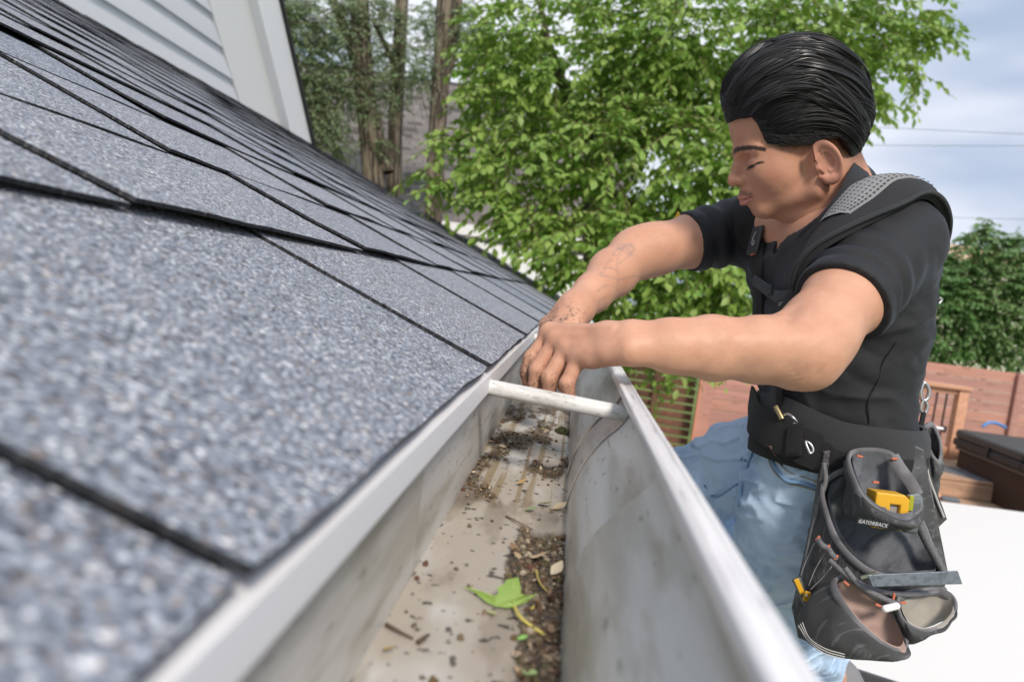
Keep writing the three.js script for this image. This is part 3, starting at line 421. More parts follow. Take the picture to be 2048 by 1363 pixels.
{ // three grey-barked trees with fine grey-green leaves
  const fine = leafGeo(.17, .03, .2), lm = leafMat({ roughness: .7 });
  const mk = (label, stems, lobes, n, seed) => { const t = thing('slender_tree', label, 'tree', null, 'grey-barked trees beside the gable'); stems.forEach((s, i) => { const p = s.p.map(q => at(...q)); const b = p[0].clone(); if (!i) { b.y = 0; p.unshift(b); } part(t, i ? 'branch' : 'trunk', limb(p, s.a, s.b, 18), bark); }); const F = foliage(lobes, n, 18, .058, .42, seed, .8); const c = part(t, 'crown', twigGeo(F.twigs, .004), twigMat); leafInst(c, 'foliage', fine, lm, F.leaves, l => mixc([.20, .31, .13], [.26, .36, .17], l.tone, .9 + l.v * .2)); };
  mk('forked grey-barked tree with fine pale leaves nearest the gable trim', [{ p: [[748, 400, 9.5], [742, 300, 9.5], [728, 170, 9.5], [722, 80, 9.5], [716, -60, 9.5]], a: .18, b: .13 }, { p: [[728, 185, 9.5], [708, 110, 9.4], [690, 60, 9.3], [655, -20, 9.2]], a: .08, b: .05 }, { p: [[775, 345, 9.5], [762, 300, 9.5], [752, 225, 9.5]], a: .10, b: .06 }, { p: [[735, 80, 9.5], [640, 95, 9.2], [590, 140, 9]], a: .03, b: .01 }], [lobe(600, 120, 9, 62, 120, .7), lobe(640, 45, 9, 80, 60, .6), lobe(625, 240, 9, 60, 55, .5), lobe(700, 20, 9.3, 60, 40, .5), lobe(575, 40, 9, 40, 60, .4), lobe(660, 290, 9.2, 40, 30, .3), lobe(690, 170, 9.2, 50, 60, .4), lobe(640, 180, 9, 60, 60, .4)], 950, 201);
  mk('straight slim grey-barked tree between the forked tree and the leafy one', [{ p: [[786, 400, 9.9], [790, 260, 9.9], [797, 130, 9.9], [806, -60, 9.9]], a: .125, b: .095 }, { p: [[796, 150, 9.9], [770, 90, 9.8], [745, 40, 9.6]], a: .05, b: .03 }], [lobe(780, 70, 9.7, 60, 70, .5), lobe(770, 190, 9.6, 45, 45, .4), lobe(730, 120, 9.6, 50, 40, .4), lobe(760, 20, 9.7, 60, 30, .4), lobe(735, 230, 9.4, 30, 24, .2), lobe(800, 130, 9.6, 50, 60, .4), lobe(760, 290, 9.4, 30, 20, .2)], 300, 202);
  mk('twin-stemmed brown-grey tree half hidden by the bright green leaves', [{ p: [[866, 440, 9], [872, 300, 9], [882, 150, 9], [893, -60, 9]], a: .13, b: .11 }, { p: [[880, 190, 9], [905, 100, 9.1], [918, -40, 9.1]], a: .08, b: .07 }], [lobe(930, 60, 9.1, 45, 70, .4), lobe(860, 40, 9.1, 35, 50, .4), lobe(960, 110, 9.2, 40, 50, .4), lobe(850, 130, 9, 35, 60, .4)], 240, 203);
}
{ // dark hedge of shrubs behind the fence, right
  const g = leafGeo(.24, .06, .2), lm = leafMat({ roughness: .45 });
  const mk = (label, lobes, n, seed, pal, size = .085) => { const t = thing('shrub', label, 'shrub', null, 'shrubs behind the red fence'); const F = foliage(lobes, n, 13, size, .34, seed, .5); const b = lobes[0].c.clone(); b.y = 0; part(t, 'stem', limb([b, lobes[0].c.clone().add(V(.05, -.3, 0)), lobes[0].c], .05, .02), bark); const c = part(t, 'crown', twigGeo(F.twigs, .005), twigMat); leafInst(c, 'foliage', g, lm, F.leaves, pal); };
  mk('dense dark green shrub behind the fence beside the worker\'s back', [lobe(1890, 640, 12.2, 90, 100, .7), lobe(1850, 560, 12.4, 60, 60, .5), lobe(1900, 560, 12.4, 60, 60, .5)], 760, 301, l => mixc([.15, .33, .09], [.20, .37, .11], l.tone, .9 + l.v * .2));
  mk('tall shrub with pale tips rising highest above the fence', [lobe(1990, 600, 12.0, 90, 130, .7), lobe(1965, 500, 12.0, 45, 50, .4), lobe(1970, 455, 12, 14, 25, .1), lobe(2040, 540, 12, 60, 70, .5)], 900, 302, l => mixc([.17, .34, .10], [.25, .39, .14], l.tone, .9 + l.v * .2));
  mk('bushy green shrub at the fence by the frame edge', [lobe(2090, 640, 12.2, 110, 120, .7), lobe(2130, 540, 12.4, 80, 60, .5)], 480, 303, l => mixc([.12, .27, .07], [.17, .32, .09], l.tone, .9 + l.v * .2));
  mk('low shrub showing behind the red fence under the worker\'s elbow', [lobe(1560, 640, 12.4, 150, 90, .6), lobe(1750, 660, 12.4, 120, 90, .6)], 260, 304, l => mixc([.12, .27, .07], [.17, .32, .09], l.tone, .9 + l.v * .2));
}
// ---------------------------------------------------------------- smooth bodies: distance fields meshed with surface nets
const smin = (a, b, k) => { const h = Math.max(k - Math.abs(a - b), 0) / k; return Math.min(a, b) - h * h * k * .25; };
const cap = (a, b, ra, rb = ra) => { const bx = b.x - a.x, by = b.y - a.y, bz = b.z - a.z, l2 = bx * bx + by * by + bz * bz || 1e-9; return (x, y, z) => { const px = x - a.x, py = y - a.y, pz = z - a.z, t = Math.min(1, Math.max(0, (px * bx + py * by + pz * bz) / l2)), dx = px - bx * t, dy = py - by * t, dz = pz - bz * t; return Math.sqrt(dx * dx + dy * dy + dz * dz) - (ra + (rb - ra) * t); }; };
const ell = (c, r) => (x, y, z) => { const X = (x - c[0]) / r[0], Y = (y - c[1]) / r[1], Z = (z - c[2]) / r[2], k0 = Math.sqrt(X * X + Y * Y + Z * Z), X2 = X / r[0], Y2 = Y / r[1], Z2 = Z / r[2], k1 = Math.sqrt(X2 * X2 + Y2 * Y2 + Z2 * Z2); return k1 > 1e-9 ? k0 * (k0 - 1) / k1 : -Math.min(...r); };
const blend = (list, k) => (x, y, z) => { let d = list[0](x, y, z); for (let i = 1; i < list.length; i++) d = smin(d, list[i](x, y, z), k); return d; };
const chain = (pts, k) => { const l = []; for (let i = 0; i < pts.length - 1; i++) l.push(cap(pts[i][0], pts[i + 1][0], pts[i][1], pts[i + 1][1])); return blend(l, k); };
function nets(f, lo, hi, cell, color) {
  const nx = Math.ceil((hi[0] - lo[0]) / cell) + 1, ny = Math.ceil((hi[1] - lo[1]) / cell) + 1, nz = Math.ceil((hi[2] - lo[2]) / cell) + 1, d = new Float32Array(nx * ny * nz), id = new Int32Array(nx * ny * nz).fill(-1), S = 4;
  // coarse pass skips empty blocks
  for (let z0 = 0; z0 < nz; z0 += S) for (let y0 = 0; y0 < ny; y0 += S) for (let x0 = 0; x0 < nx; x0 += S) {
    const c = f(lo[0] + (x0 + S / 2) * cell, lo[1] + (y0 + S / 2) * cell, lo[2] + (z0 + S / 2) * cell), far = Math.abs(c) > cell * S * 1.7;
    for (let z = z0; z < Math.min(nz, z0 + S); z++) for (let y = y0; y < Math.min(ny, y0 + S); y++) for (let x = x0; x < Math.min(nx, x0 + S); x++) d[x + nx * (y + ny * z)] = far ? c : f(lo[0] + x * cell, lo[1] + y * cell, lo[2] + z * cell);
  }
  const pos = [], idx = [], sx = 1, sy = nx, sz = nx * ny, co = [0, sx, sy, sx + sy, sz, sx + sz, sy + sz, sx + sy + sz];
  const E = [[0, 1], [0, 2], [0, 4], [1, 3], [1, 5], [2, 3], [2, 6], [3, 7], [4, 5], [4, 6], [5, 7], [6, 7]];
  for (let z = 0; z < nz - 1; z++) for (let y = 0; y < ny - 1; y++) for (let x = 0; x < nx - 1; x++) {
    const o = x + nx * (y + ny * z); let m = 0; for (let k = 0; k < 8; k++) if (d[o + co[k]] < 0) m |= 1 << k; if (m === 0 || m === 255) continue;
    let ax = 0, ay = 0, az = 0, n = 0; for (const [a, b] of E) { const da = d[o + co[a]], db = d[o + co[b]]; if ((da < 0) === (db < 0)) continue; const t = da / (da - db); ax += (a & 1) + ((b & 1) - (a & 1)) * t; ay += (a >> 1 & 1) + ((b >> 1 & 1) - (a >> 1 & 1)) * t; az += (a >> 2) + ((b >> 2) - (a >> 2)) * t; n++; }
    id[o] = pos.length / 3; pos.push(lo[0] + (x + ax / n) * cell, lo[1] + (y + ay / n) * cell, lo[2] + (z + az / n) * cell);
  }
  const quad = (a, b, c, e, flip) => { if (a < 0 || b < 0 || c < 0 || e < 0) return; flip ? idx.push(a, c, b, a, e, c) : idx.push(a, b, c, a, c, e); };
  for (let z = 1; z < nz - 1; z++) for (let y = 1; y < ny - 1; y++) for (let x = 1; x < nx - 1; x++) {
    const o = x + nx * (y + ny * z), s = d[o] < 0;
    if (s !== d[o + sx] < 0) quad(id[o], id[o - sy], id[o - sy - sz], id[o - sz], s);
    if (s !== d[o + sy] < 0) quad(id[o], id[o - sz], id[o - sx - sz], id[o - sx], s);
    if (s !== d[o + sz] < 0) quad(id[o], id[o - sx], id[o - sx - sy], id[o - sy], s);
  }
  const nr = new Float32Array(pos.length), h = cell * .6; for (let i = 0; i < pos.length; i += 3) { const [x, y, z] = [pos[i], pos[i + 1], pos[i + 2]], gx = f(x + h, y, z) - f(x - h, y, z), gy = f(x, y + h, z) - f(x, y - h, z), gz = f(x, y, z + h) - f(x, y, z - h), l = Math.hypot(gx, gy, gz) || 1; nr[i] = gx / l; nr[i + 1] = gy / l; nr[i + 2] = gz / l; }
  // normals outward decide the winding
  for (let i = 0; i < Math.min(idx.length, 30); i += 3) { }
  const g = new THREE.BufferGeometry(); g.setAttribute('position', new THREE.Float32BufferAttribute(pos, 3)); g.setAttribute('normal', new THREE.BufferAttribute(nr, 3)); g.setIndex(idx);
  let vote = 0; const A = V(), B = V(), C = V(); for (let i = 0; i < idx.length; i += 3 * Math.max(1, Math.floor(idx.length / 900))) { A.fromArray(pos, idx[i] * 3); B.fromArray(pos, idx[i + 1] * 3).sub(A); C.fromArray(pos, idx[i + 2] * 3).sub(A); const n = B.cross(C); vote += n.x * nr[idx[i] * 3] + n.y * nr[idx[i] * 3 + 1] + n.z * nr[idx[i] * 3 + 2]; }
  if (vote < 0) { for (let i = 0; i < idx.length; i += 3) { const t = idx[i + 1]; idx[i + 1] = idx[i + 2]; idx[i + 2] = t; } g.setIndex(idx); }
  if (color) { const c = new Float32Array(pos.length); for (let i = 0; i < pos.length; i += 3) { const q = color(pos[i], pos[i + 1], pos[i + 2], nr[i], nr[i + 1], nr[i + 2]); c[i] = q[0]; c[i + 1] = q[1]; c[i + 2] = q[2]; } g.setAttribute('color', new THREE.BufferAttribute(c, 3)); }
  const uv = new Float32Array(pos.length / 3 * 2); for (let i = 0, j = 0; i < pos.length; i += 3, j += 2) { uv[j] = pos[i] + pos[i + 2] * .62; uv[j + 1] = pos[i + 1] + pos[i + 2] * .45; } g.setAttribute('uv', new THREE.BufferAttribute(uv, 2));
  return g;
}
function boundsOf(pts, pad) { const lo = [1e9, 1e9, 1e9], hi = [-1e9, -1e9, -1e9]; for (const p of pts) [p.x, p.y, p.z].forEach((v, i) => { lo[i] = Math.min(lo[i], v - pad); hi[i] = Math.max(hi[i], v + pad); }); return [lo, hi]; }
// move a point along the gradient of f until it lies `off` outside its surface
function snap(p, f, off = 0) { const q = p.clone(), h = .002; for (let i = 0; i < 14; i++) { const v = f(q.x, q.y, q.z) - off; if (Math.abs(v) < 1e-4) break; const g = gradOf(q, f, h); q.addScaledVector(g, -v); } return q; }
function gradOf(q, f, h = .002) { return V(f(q.x + h, q.y, q.z) - f(q.x - h, q.y, q.z), f(q.x, q.y + h, q.z) - f(q.x, q.y - h, q.z), f(q.x, q.y, q.z + h) - f(q.x, q.y, q.z - h)).normalize(); }
// strap lying on the surface of f
function strapOn(pts, hw, wdir, f, off, th, seg = 36, closed = false, sh = 0) {
  const c = curveOf(pts, closed), rows = []; const n = closed ? seg : seg + 1;
  for (let i = 0; i <= seg; i++) {
    const u = i / seg, p0 = c.getPoint(u), p = snap(p0, f, off), nr = gradOf(p, f, .006), tg = c.getTangent(u), wv = (typeof wdir === 'function' ? wdir(u) : wdir).clone(); wv.addScaledVector(tg, -wv.dot(tg)); wv.addScaledVector(nr, -wv.dot(nr)).normalize();
    const w = typeof hw === 'function' ? hw(u) : hw, top = [], bot = [];
    for (let k = -2; k <= 2; k++) { const e = k / 2, s = snap(p.clone().addScaledVector(wv, (e + sh) * w), f, off), m = gradOf(s, f, .006); top.push(s.clone().addScaledVector(m, th * (1 - .55 * e * e * e * e))); bot.unshift(s.clone().addScaledVector(m, -th * .3)); }
    rows.push([...top, ...bot]);
  }
  return toCreasedNormals(loft(rows, true), .9);
}
// ---------------------------------------------------------------- the worker
const J = (px, py, d) => at(px, py, d);
const SL = J(1774, 490, .97), EL = J(1608, 700, .82), WL = J(1268, 687, .79), SR = J(1502, 455, 1.33), ER = J(1270, 507, 1.26), WR = J(1150, 618, 1.10);
const fabricNoise = tex(512, 512, (x, y) => { const w = (Math.sin(x * Math.PI / 2) * .5 + .5) * .5 + (Math.sin(y * Math.PI / 2) * .5 + .5) * .5, n = noise(x * .35, y * .35, 2) * .35 + w * .65; return [n, n, n]; }, false);
const weave = fabricNoise.clone(); weave.repeat.set(9, 9); weave.needsUpdate = true;
const denimBump = fabricNoise.clone(); denimBump.repeat.set(7, 7); denimBump.needsUpdate = true;
const skinRep = 9;
const worker = thing('person', 'man in black polo and light jeans leaning over the gutter with both hands inside', 'person');
const skinBump = tex(512, 512, (x, y) => { const v = fbm(x / 512 * 60, y / 512 * 60, 2, 3) * .6 + noise(x * .45, y * .45, 5) * .4; return [v, v, v]; }, false), skinMat = mat({ vertexColors: true, bumpMap: skinBump, bumpScale: .00025, roughness: .46, specularIntensity: .5, sheen: .15, sheenColor: lin(.9, .5, .4), sheenRoughness: .5 });
skinBump.repeat.set(9, 9);
const skinTone = (x, y, z, k = 1) => { const n = (fbm(x * 40, y * 40, z * 40, 3) - .5) * 1.5, m = fbm(x * 260, y * 260, z * 260, 2) - .5; return [.565 * k * (1 + n * .14 + m * .08), .305 * k * (1 + n * .2 + m * .1), .205 * k * (1 + n * .22 + m * .1)]; };
const skinParts = [];
{ // near arm and hand
  const wr1 = J(1262, 672, .80), wr2 = J(1262, 700, .787);
  const arm = chain([[SL, .053], [SL.clone().lerp(EL, .5), .0485], [SL.clone().lerp(EL, .85), .0425], [EL, .040]], .03), fore = blend([chain([[EL, .038], [J(1515, 700, .815), .037], [J(1420, 690, .805), .0325], [J(1340, 682, .798), .0235], [wr1, .0135]], .02), chain([[J(1420, 705, .80), .027], [J(1340, 702, .793), .0195], [wr2, .0130]], .02), cap(J(1598, 738, .812), J(1618, 738, .815), .017), cap(J(1575, 690, .795), J(1500, 688, .79), .020, .018)], .025);
  const elb = J(1600, 762, .795), crook = J(1585, 628, .80);
  const mcp = [[1099, 665, .874], [1112, 680, .858], [1133, 697, .843], [1160, 712, .829]].map(a => J(...a)), pip = [[1062, 714, .874], [1074, 738, .858], [1099, 754, .842], [1134, 766, .827]].map(a => J(...a)), dip = [[1053, 744, .876], [1070, 770, .862], [1099, 787, .846], [1138, 797, .832]].map(a => J(...a)), tip = [[1055, 766, .880], [1079, 790, .868], [1110, 803, .853], [1148, 808, .838]].map(a => J(...a)), fr = [.0084, .0092, .0092, .0088];
  const palm = blend([...mcp.map((m, i) => cap(i < 2 ? wr1 : wr2, m, i < 2 ? .0135 : .013, .0110)), cap(mcp[0], mcp[3], .0115), cap(J(1215, 668, .815), J(1215, 704, .80), .0140), cap(J(1170, 686, .84), J(1185, 712, .815), .0140)], .012);
  const tendon = blend(mcp.map((m, i) => cap(m.clone().addScaledVector(camU, .004).addScaledVector(camB, .004), J(1225, 662 + i * 11, .797).addScaledVector(camU, .002), .0058, .004)), .003);
  const knuck = blend(mcp.map(m => cap(m.clone().addScaledVector(camU, .0025).addScaledVector(camB, .003), m.clone().addScaledVector(camU, .002).addScaledVector(camB, .003), .0095)), .004);
  const fingers = mcp.map((m, i) => chain([[m, fr[i] * 1.12], [pip[i], fr[i] * 1.03], [dip[i], fr[i] * .92], [tip[i], fr[i] * .82]], .004));
  const thumb = chain([[J(1222, 690, .83), .016], [J(1165, 705, .88), .0125], [J(1135, 740, .895), .010], [J(1125, 770, .893), .0085]], .008);
  const f = (x, y, z) => { let d = smin(smin(arm(x, y, z), fore(x, y, z), .03), palm(x, y, z), .02); d = smin(d, knuck(x, y, z), .007); d = smin(d, tendon(x, y, z), .008); let q = 9; for (const g of fingers) q = Math.min(q, g(x, y, z)); d = smin(d, q, .005); d = smin(d, thumb(x, y, z), .008); const qe = Math.hypot(x - elb.x, y - elb.y, z - elb.z), qc = Math.hypot(x - crook.x, y - crook.y, z - crook.z); d += sstep(.045, .01, qe) * Math.sin((y * .8 + x * .6) * 1500 + fbm(x * 90, y * 90, z * 90, 2) * 6) * .0005 + sstep(.035, .005, qc) * .0035 * Math.exp(-Math.pow(((x - crook.x) * .8 - (y - crook.y) * .6) / .006, 2)); return d - (fbm(x * 70, y * 70, z * 70, 2) - .5) * .0012 - (fbm(x * 22, y * 22, z * 22, 2) - .5) * .0035; };
  const dirt = (x, y, z) => { let q = 9; for (let i = 0; i < 4; i++) q = Math.min(q, Math.hypot(x - dip[i].x, y - dip[i].y, z - dip[i].z) - .012 + i * .003); const n = fbm(x * 160, y * 160, z * 160, 3), n2 = fbm(x * 420, y * 420, z * 420, 2); return clamp(sstep(.03, -.005, q + (n - .5) * .05) * sstep(.35, .6, n) * .9 + sstep(.70, .76, n2) * sstep(.06, .01, q) * .6); };
  const col = (x, y, z) => { const k = dirt(x, y, z), s = skinTone(x, y, z); return [lerp(s[0], .13, k), lerp(s[1], .085, k), lerp(s[2], .06, k)]; };
  const armPts = [SL, EL, J(1515, 702, .815)], handPts = [J(1400, 690, .8), WL, ...mcp, ...pip, ...dip, ...tip];
  skinParts.push(nets(f, ...boundsOf([SL, EL, J(1400, 690, .8)], .075), .005, col));
  { const [lo, hi] = boundsOf(handPts, .035); skinParts.push(nets(f, lo, hi, .0024, col)); }
}
{ // far arm and hand
  const arm = chain([[SR, .05], [SR.clone().lerp(ER, .5), .046], [SR.clone().lerp(ER, .85), .044], [ER, .040]], .03), fore = blend([chain([[ER, .040], [J(1225, 546, 1.21), .0405], [J(1185, 586, 1.15), .030], [WR, .0215]], .02), cap(J(1165, 600, 1.12), J(1150, 625, 1.09), .020)], .02);
  const mcp = [[1128, 668, 1.045], [1112, 662, 1.06], [1100, 656, 1.08], [1094, 648, 1.10]].map(a => J(...a)), pip = [[1120, 715, 1.03], [1100, 712, 1.04], [1088, 700, 1.06], [1082, 686, 1.085]].map(a => J(...a)), tip = [[1125, 750, 1.03], [1105, 750, 1.04], [1092, 735, 1.06], [1086, 715, 1.085]].map(a => J(...a));
  const palm = blend(mcp.map(m => cap(WR, m, .020, .0125)), .014), fingers = mcp.map((m, i) => chain([[m, .0105], [pip[i], .0092], [tip[i], .0078]], .004)), thumb = chain([[J(1150, 640, 1.07), .016], [J(1150, 690, 1.03), .0115], [J(1145, 730, 1.02), .009]], .008);
  const f = (x, y, z) => { let d = smin(smin(arm(x, y, z), fore(x, y, z), .03), palm(x, y, z), .02), q = 9; for (const g of fingers) q = Math.min(q, g(x, y, z)); return smin(smin(d, q, .006), thumb(x, y, z), .01); };
  // faded tattoo: curling line work on the inner forearm
  const tat = []; const onArm = (px, py, d) => snap(J(px, py, d), f, 0); const rr = seeded(8);
  const strokes = [[[1252, 480], [1240, 505], [1232, 535], [1228, 565], [1222, 590]], [[1232, 545], [1222, 525], [1214, 510], [1218, 497], [1226, 503]], [[1230, 560], [1214, 548], [1206, 535], [1212, 522]], [[1226, 575], [1208, 572], [1198, 580]], [[1236, 530], [1250, 520], [1262, 505], [1258, 492]], [[1240, 510], [1228, 490], [1232, 478], [1244, 482]], [[1222, 590], [1205, 596], [1196, 606]], [[1232, 560], [1248, 550], [1262, 545]]];
  for (const s of strokes) { const c = curveOf(s.map(q => onArm(q[0], q[1], lerp(1.10, 1.22, clamp((q[0] - 1195) / 70))))); for (let i = 0; i <= 26; i++) tat.push(c.getPoint(i / 26)); }
  const blot = onArm(1250, 500, 1.2);
  const col = (x, y, z) => { const s = skinTone(x, y, z, .98); let q = 9; for (const p of tat) { const d = (x - p.x) ** 2 + (y - p.y) ** 2 + (z - p.z) ** 2; if (d < q) q = d; } q = Math.sqrt(q); const bd = Math.hypot(x - blot.x, y - blot.y, z - blot.z); let k = sstep(.003, .001, q) * .34 + sstep(.026, .006, bd + (fbm(x * 90, y * 90, z * 90, 3) - .5) * .03) * .28; const n = fbm(x * 300, y * 300, z * 300, 2), low = sstep(.05, -.02, Math.hypot(x - mcp[1].x, y - mcp[1].y, z - mcp[1].z) - .03); k = clamp(k); const dk = sstep(.62, .7, n) * low * .8 + low * sstep(.4, .7, fbm(x * 60, y * 60, z * 60, 3)) * .35; return [lerp(lerp(s[0], .17, k), .11, dk), lerp(lerp(s[1], .15, k), .08, dk), lerp(lerp(s[2], .15, k), .06, dk)]; };
  const [lo, hi] = boundsOf([ER, WR, ...mcp, ...pip, ...tip, J(1225, 548, 1.21)], .055); skinParts.push(nets(f, lo, hi, .0032, col)); skinParts.push(nets(f, ...boundsOf([SR, ER.clone().lerp(SR, .15)], .06), .007, col));
}
const hl = [[145, 104], [128, 98], [99, 94], [92, 78], [85, 44], [60, 33], [20, 26], [-8, 28], [-28, 22], [-42, -8], [-58, -34], [-120, -26]];
const yLine = x => { for (let i = 0; i < hl.length - 1; i++) if (x <= hl[i][0] && x >= hl[i + 1][0]) return lerp(hl[i + 1][1], hl[i][1], (x - hl[i + 1][0]) / (hl[i][0] - hl[i + 1][0])); return x > 0 ? 104 : -26; };
// head frame: x forward (to the left in the picture), y up, z towards the camera; millimetres scaled to the man
const HS = .00092, headO = J(1630, 314, 1.1), hp = 10 * Math.PI / 180, yaw = 13 * Math.PI / 180;
const hv = J(1605, 300, 1).sub(V(0, H, 0)).normalize(), hu = camU.clone().addScaledVector(hv, -camU.dot(hv)).normalize(), hr = hv.clone().cross(hu).normalize();   // frame square to the line of sight
const hx = hr.clone().multiplyScalar(-Math.cos(hp)).addScaledVector(hu, -Math.sin(hp)), hy = hr.clone().multiplyScalar(-Math.sin(hp)).addScaledVector(hu, Math.cos(hp)), hz = hv.clone();
const headM = new THREE.Matrix4().makeBasis(hx, hy, hz).multiply(new THREE.Matrix4().makeRotationY(yaw)).scale(V(HS, HS, HS)).setPosition(headO);
{
  const S2 = (f) => (x, y, z) => f(x, y, Math.abs(z));
  const P = (x, y, z) => V(x, y, z);
  const skull = blend([ell([24, 78, 0], [106, 92, 73]), ell([74, 8, 0], [50, 78, 57]), ell([60, -18, 0], [46, 50, 51])], 22);
  const jaw = blend([cap(P(100, -62, 9), P(100, -62, 0), 19), cap(P(98, -62, 10), P(20, -52, 47), 15.5, 14), cap(P(20, -52, 47), P(10, 0, 60), 14, 12)], 12);
  const cheek = ell([86, 2, 36], [27, 24, 18]), brow = cap(P(121, 42, 10), P(100, 40, 46), 10, 9), maxi = ell([104, -34, 0], [32, 24, 27]);
  const nose = blend([cap(P(120, 38, 0), P(129, 17, 0), 7.5, 9), cap(P(129, 17, 0), P(136, 1, 0), 9, 11), cap(P(137, -2, 0), P(138.5, -3, 0), 11.5, 11.5), cap(P(124, -6, 14), P(129, -7, 12), 8.5, 8)], 7);
  const ulip = blend([cap(P(135.5, -34.5, 0), P(130.5, -35.5, 12), 4.8, 4.4), cap(P(130.5, -35.5, 12), P(119, -38.5, 24), 4.4, 2.6)], 5), llip = blend([cap(P(132.5, -45.5, 0), P(128, -45, 11), 5.8, 5.2), cap(P(128, -45, 11), P(118, -41, 22), 4.8, 2.8)], 5);
  const lid = (x, y, z) => Math.hypot(x - 100, (y - 19) * 1.02, (z - 33)) - 15.2, sock = (x, y, z) => Math.hypot((x - 123) * .8, (y - 24), (z - 32) * .85) - 14;
  const slit = blend([cap(P(114, 12, 30), P(106, 12, 46), 1.2), cap(P(106, 12, 46), P(90, 14.5, 53), 1.2)], 2), nostril = cap(P(133, -13, 7), P(127, -13, 8), 3.2), mouth = blend([cap(P(142, -40, 0), P(133.5, -40, 12), 1.3), cap(P(133.5, -40, 12), P(119, -39.6, 25), 1.3, 1)], 2), lidFold = blend([cap(P(117, 27, 22), P(112, 28.5, 33), 1.4), cap(P(112, 28.5, 33), P(100, 25, 46), 1.4)], 2);
  const earC = [2, -12], ca = Math.cos(.24), sa = Math.sin(.24);
  const ear = (x, y, z) => { // helix ring, antihelix, lobe, set out from the head
    const u = (x - earC[0]) * ca - (y - earC[1]) * sa * -1 * -1, v = (x - earC[0]) * sa + (y - earC[1]) * ca, zo = 69 + sstep(10, -26, u) * 13 + v * .05;
    const a = Math.atan2(v / 31, u / 18), er = Math.hypot(u / 18, v / 31); const open = u > 6 && v < 10 && v > -16 ? 5 : 0;
    const ring = Math.hypot((er - 1) * 20, z - zo - 2) - 4.6 + open, inner = Math.hypot((Math.hypot((u + 2) / 10.5, (v - 1) / 19) - 1) * 13, z - zo - .5) - 3.6 + (u > 2 ? 4 : 0), disc = Math.max((er - 1) * 18, Math.abs(z - zo + 4) - 3.2), lobe = Math.hypot((u - 3) * .9, v + 29, (z - zo) * 1.1) - 8.6, trag = Math.hypot(u - 15, v + 3, z - zo + 1) - 6, root = Math.max((Math.hypot(u / 13, v / 24) - 1) * 12, Math.abs(z - 64) - 9);
    return smin(smin(smin(smin(ring, inner, 3), disc, 3), smin(lobe, trag, 3), 4), root, 4);
  };
  const neck = blend([cap(P(-2, -18, 0), P(-44, -150, 0), 53, 58), cap(P(30, -62, 0), P(-10, -150, 0), 42, 50), cap(P(-30, -4, 0), P(-48, -120, 0), 40, 44)], 25), chinUnder = cap(P(85, -66, 0), P(20, -95, 0), 18, 34);
  const f = (x, y, z) => { const a = Math.abs(z); let d = smin(skull(x, y, z), smin(jaw(x, y, a), maxi(x, y, z), 14), 16); d = smin(d, cheek(x, y, a), 18); d = smin(d, brow(x, y, a), 12); d = smin(d, neck(x, y, z), 16); d = smin(d, chinUnder(x, y, z), 14); d = -smin(-d, sock(x, y, a), 9); d = smin(d, lid(x, y, a), 3.5); d = smin(d, nose(x, y, a), 9); d = smin(d, ulip(x, y, a), 4.5); d = smin(d, llip(x, y, a), 3.5); d = -smin(-d, nostril(x, y, a), 3); d = -smin(-d, mouth(x, y, a), 2); d = -smin(-d, lidFold(x, y, a), 2.5); if (a > 48 && x < 20 && x > -50) d = smin(d, ear(x, y, a), 5); return d + (fbm(x * .05, y * .05, z * .05, 2) - .5) * 1.2; };
  const seg = (x, y, z, A, B) => cap(A, B, 0)(x, y, Math.abs(z));
  const line = (pts) => { const c = curveOf(pts.map(q => V(...q))), q = [...Array(25)].map((_, i) => snap(c.getPoint(i / 24), f, 0)); return (x, y, z) => { let b = 1e9, bi = 0; for (let i = 0; i < 25; i++) { const v = q[i], d = (x - v.x) ** 2 + (y - v.y) ** 2 + (z - v.z) ** 2; if (d < b) { b = d; bi = i; } } return [Math.sqrt(b), bi / 24]; }; };
  const browL = line([[132, 45, 9], [126, 47, 20], [118, 46.5, 34], [106, 43, 46], [90, 35, 57]]), lashP = [-50, -25, 0, 25, 50, 75, 95].map(q => V(100 + Math.cos(q * Math.PI / 180) * 14.2, 14 - Math.sin((q + 50) * .02) * 1, 33 + Math.sin(q * Math.PI / 180) * 14.2)).concat([V(93, 14.5, 50)]), lashC = curveOf(lashP), lashQ = [...Array(36)].map((_, i) => { const v = lashC.getPoint(i / 35); return i > 18 ? snap(v, f, 0) : v; }), lashL = (x, y, z) => { let b = 1e9; for (const v of lashQ) b = Math.min(b, (x - v.x) ** 2 + (y - v.y) ** 2 + (z - v.z) ** 2); return [Math.sqrt(b)]; }, tashL = line([[139, -25, 3], [132, -28, 14], [120, -35, 26]]);
  const col = (x, y, z) => {
    const n = fbm(x * .05, y * .05, z * .05 + 4, 3) - .5, m = fbm(x * .3, y * .3, z * .3, 2) - .5; let c = [.50 * (1 + n * .15 + m * .06), .255 * (1 + n * .2 + m * .08), .163 * (1 + n * .22 + m * .08)]; const mix = (t, k) => { c = c.map((v, i) => lerp(v, t[i], clamp(k))); };
    const a = Math.abs(z), hn = fbm(x * .5, y * .5, z * .5, 2), hf = fbm(x * .9 + y * .3, y * .25, z * .9, 2);
    mix([.55, .22, .16], sstep(26, 8, Math.hypot(x - 85, y + 8, a - 48)) * .35 + sstep(16, 4, Math.hypot(x - 140, y + 2, z)) * .4);          // flushed cheek and nose
    const lp = Math.min(ulip(x, y, a), llip(x, y, a)); mix([.50, .20, .165], sstep(2.2, .4, lp) * (y > -54 && y < -29 && x > 112 ? .7 : 0)); 
    const eb = browL(x, y, a); mix([.020, .014, .012], sstep(6.6 - eb[1] * 2.4, 3.2, eb[0] + (hf - .5) * 3) * .95);
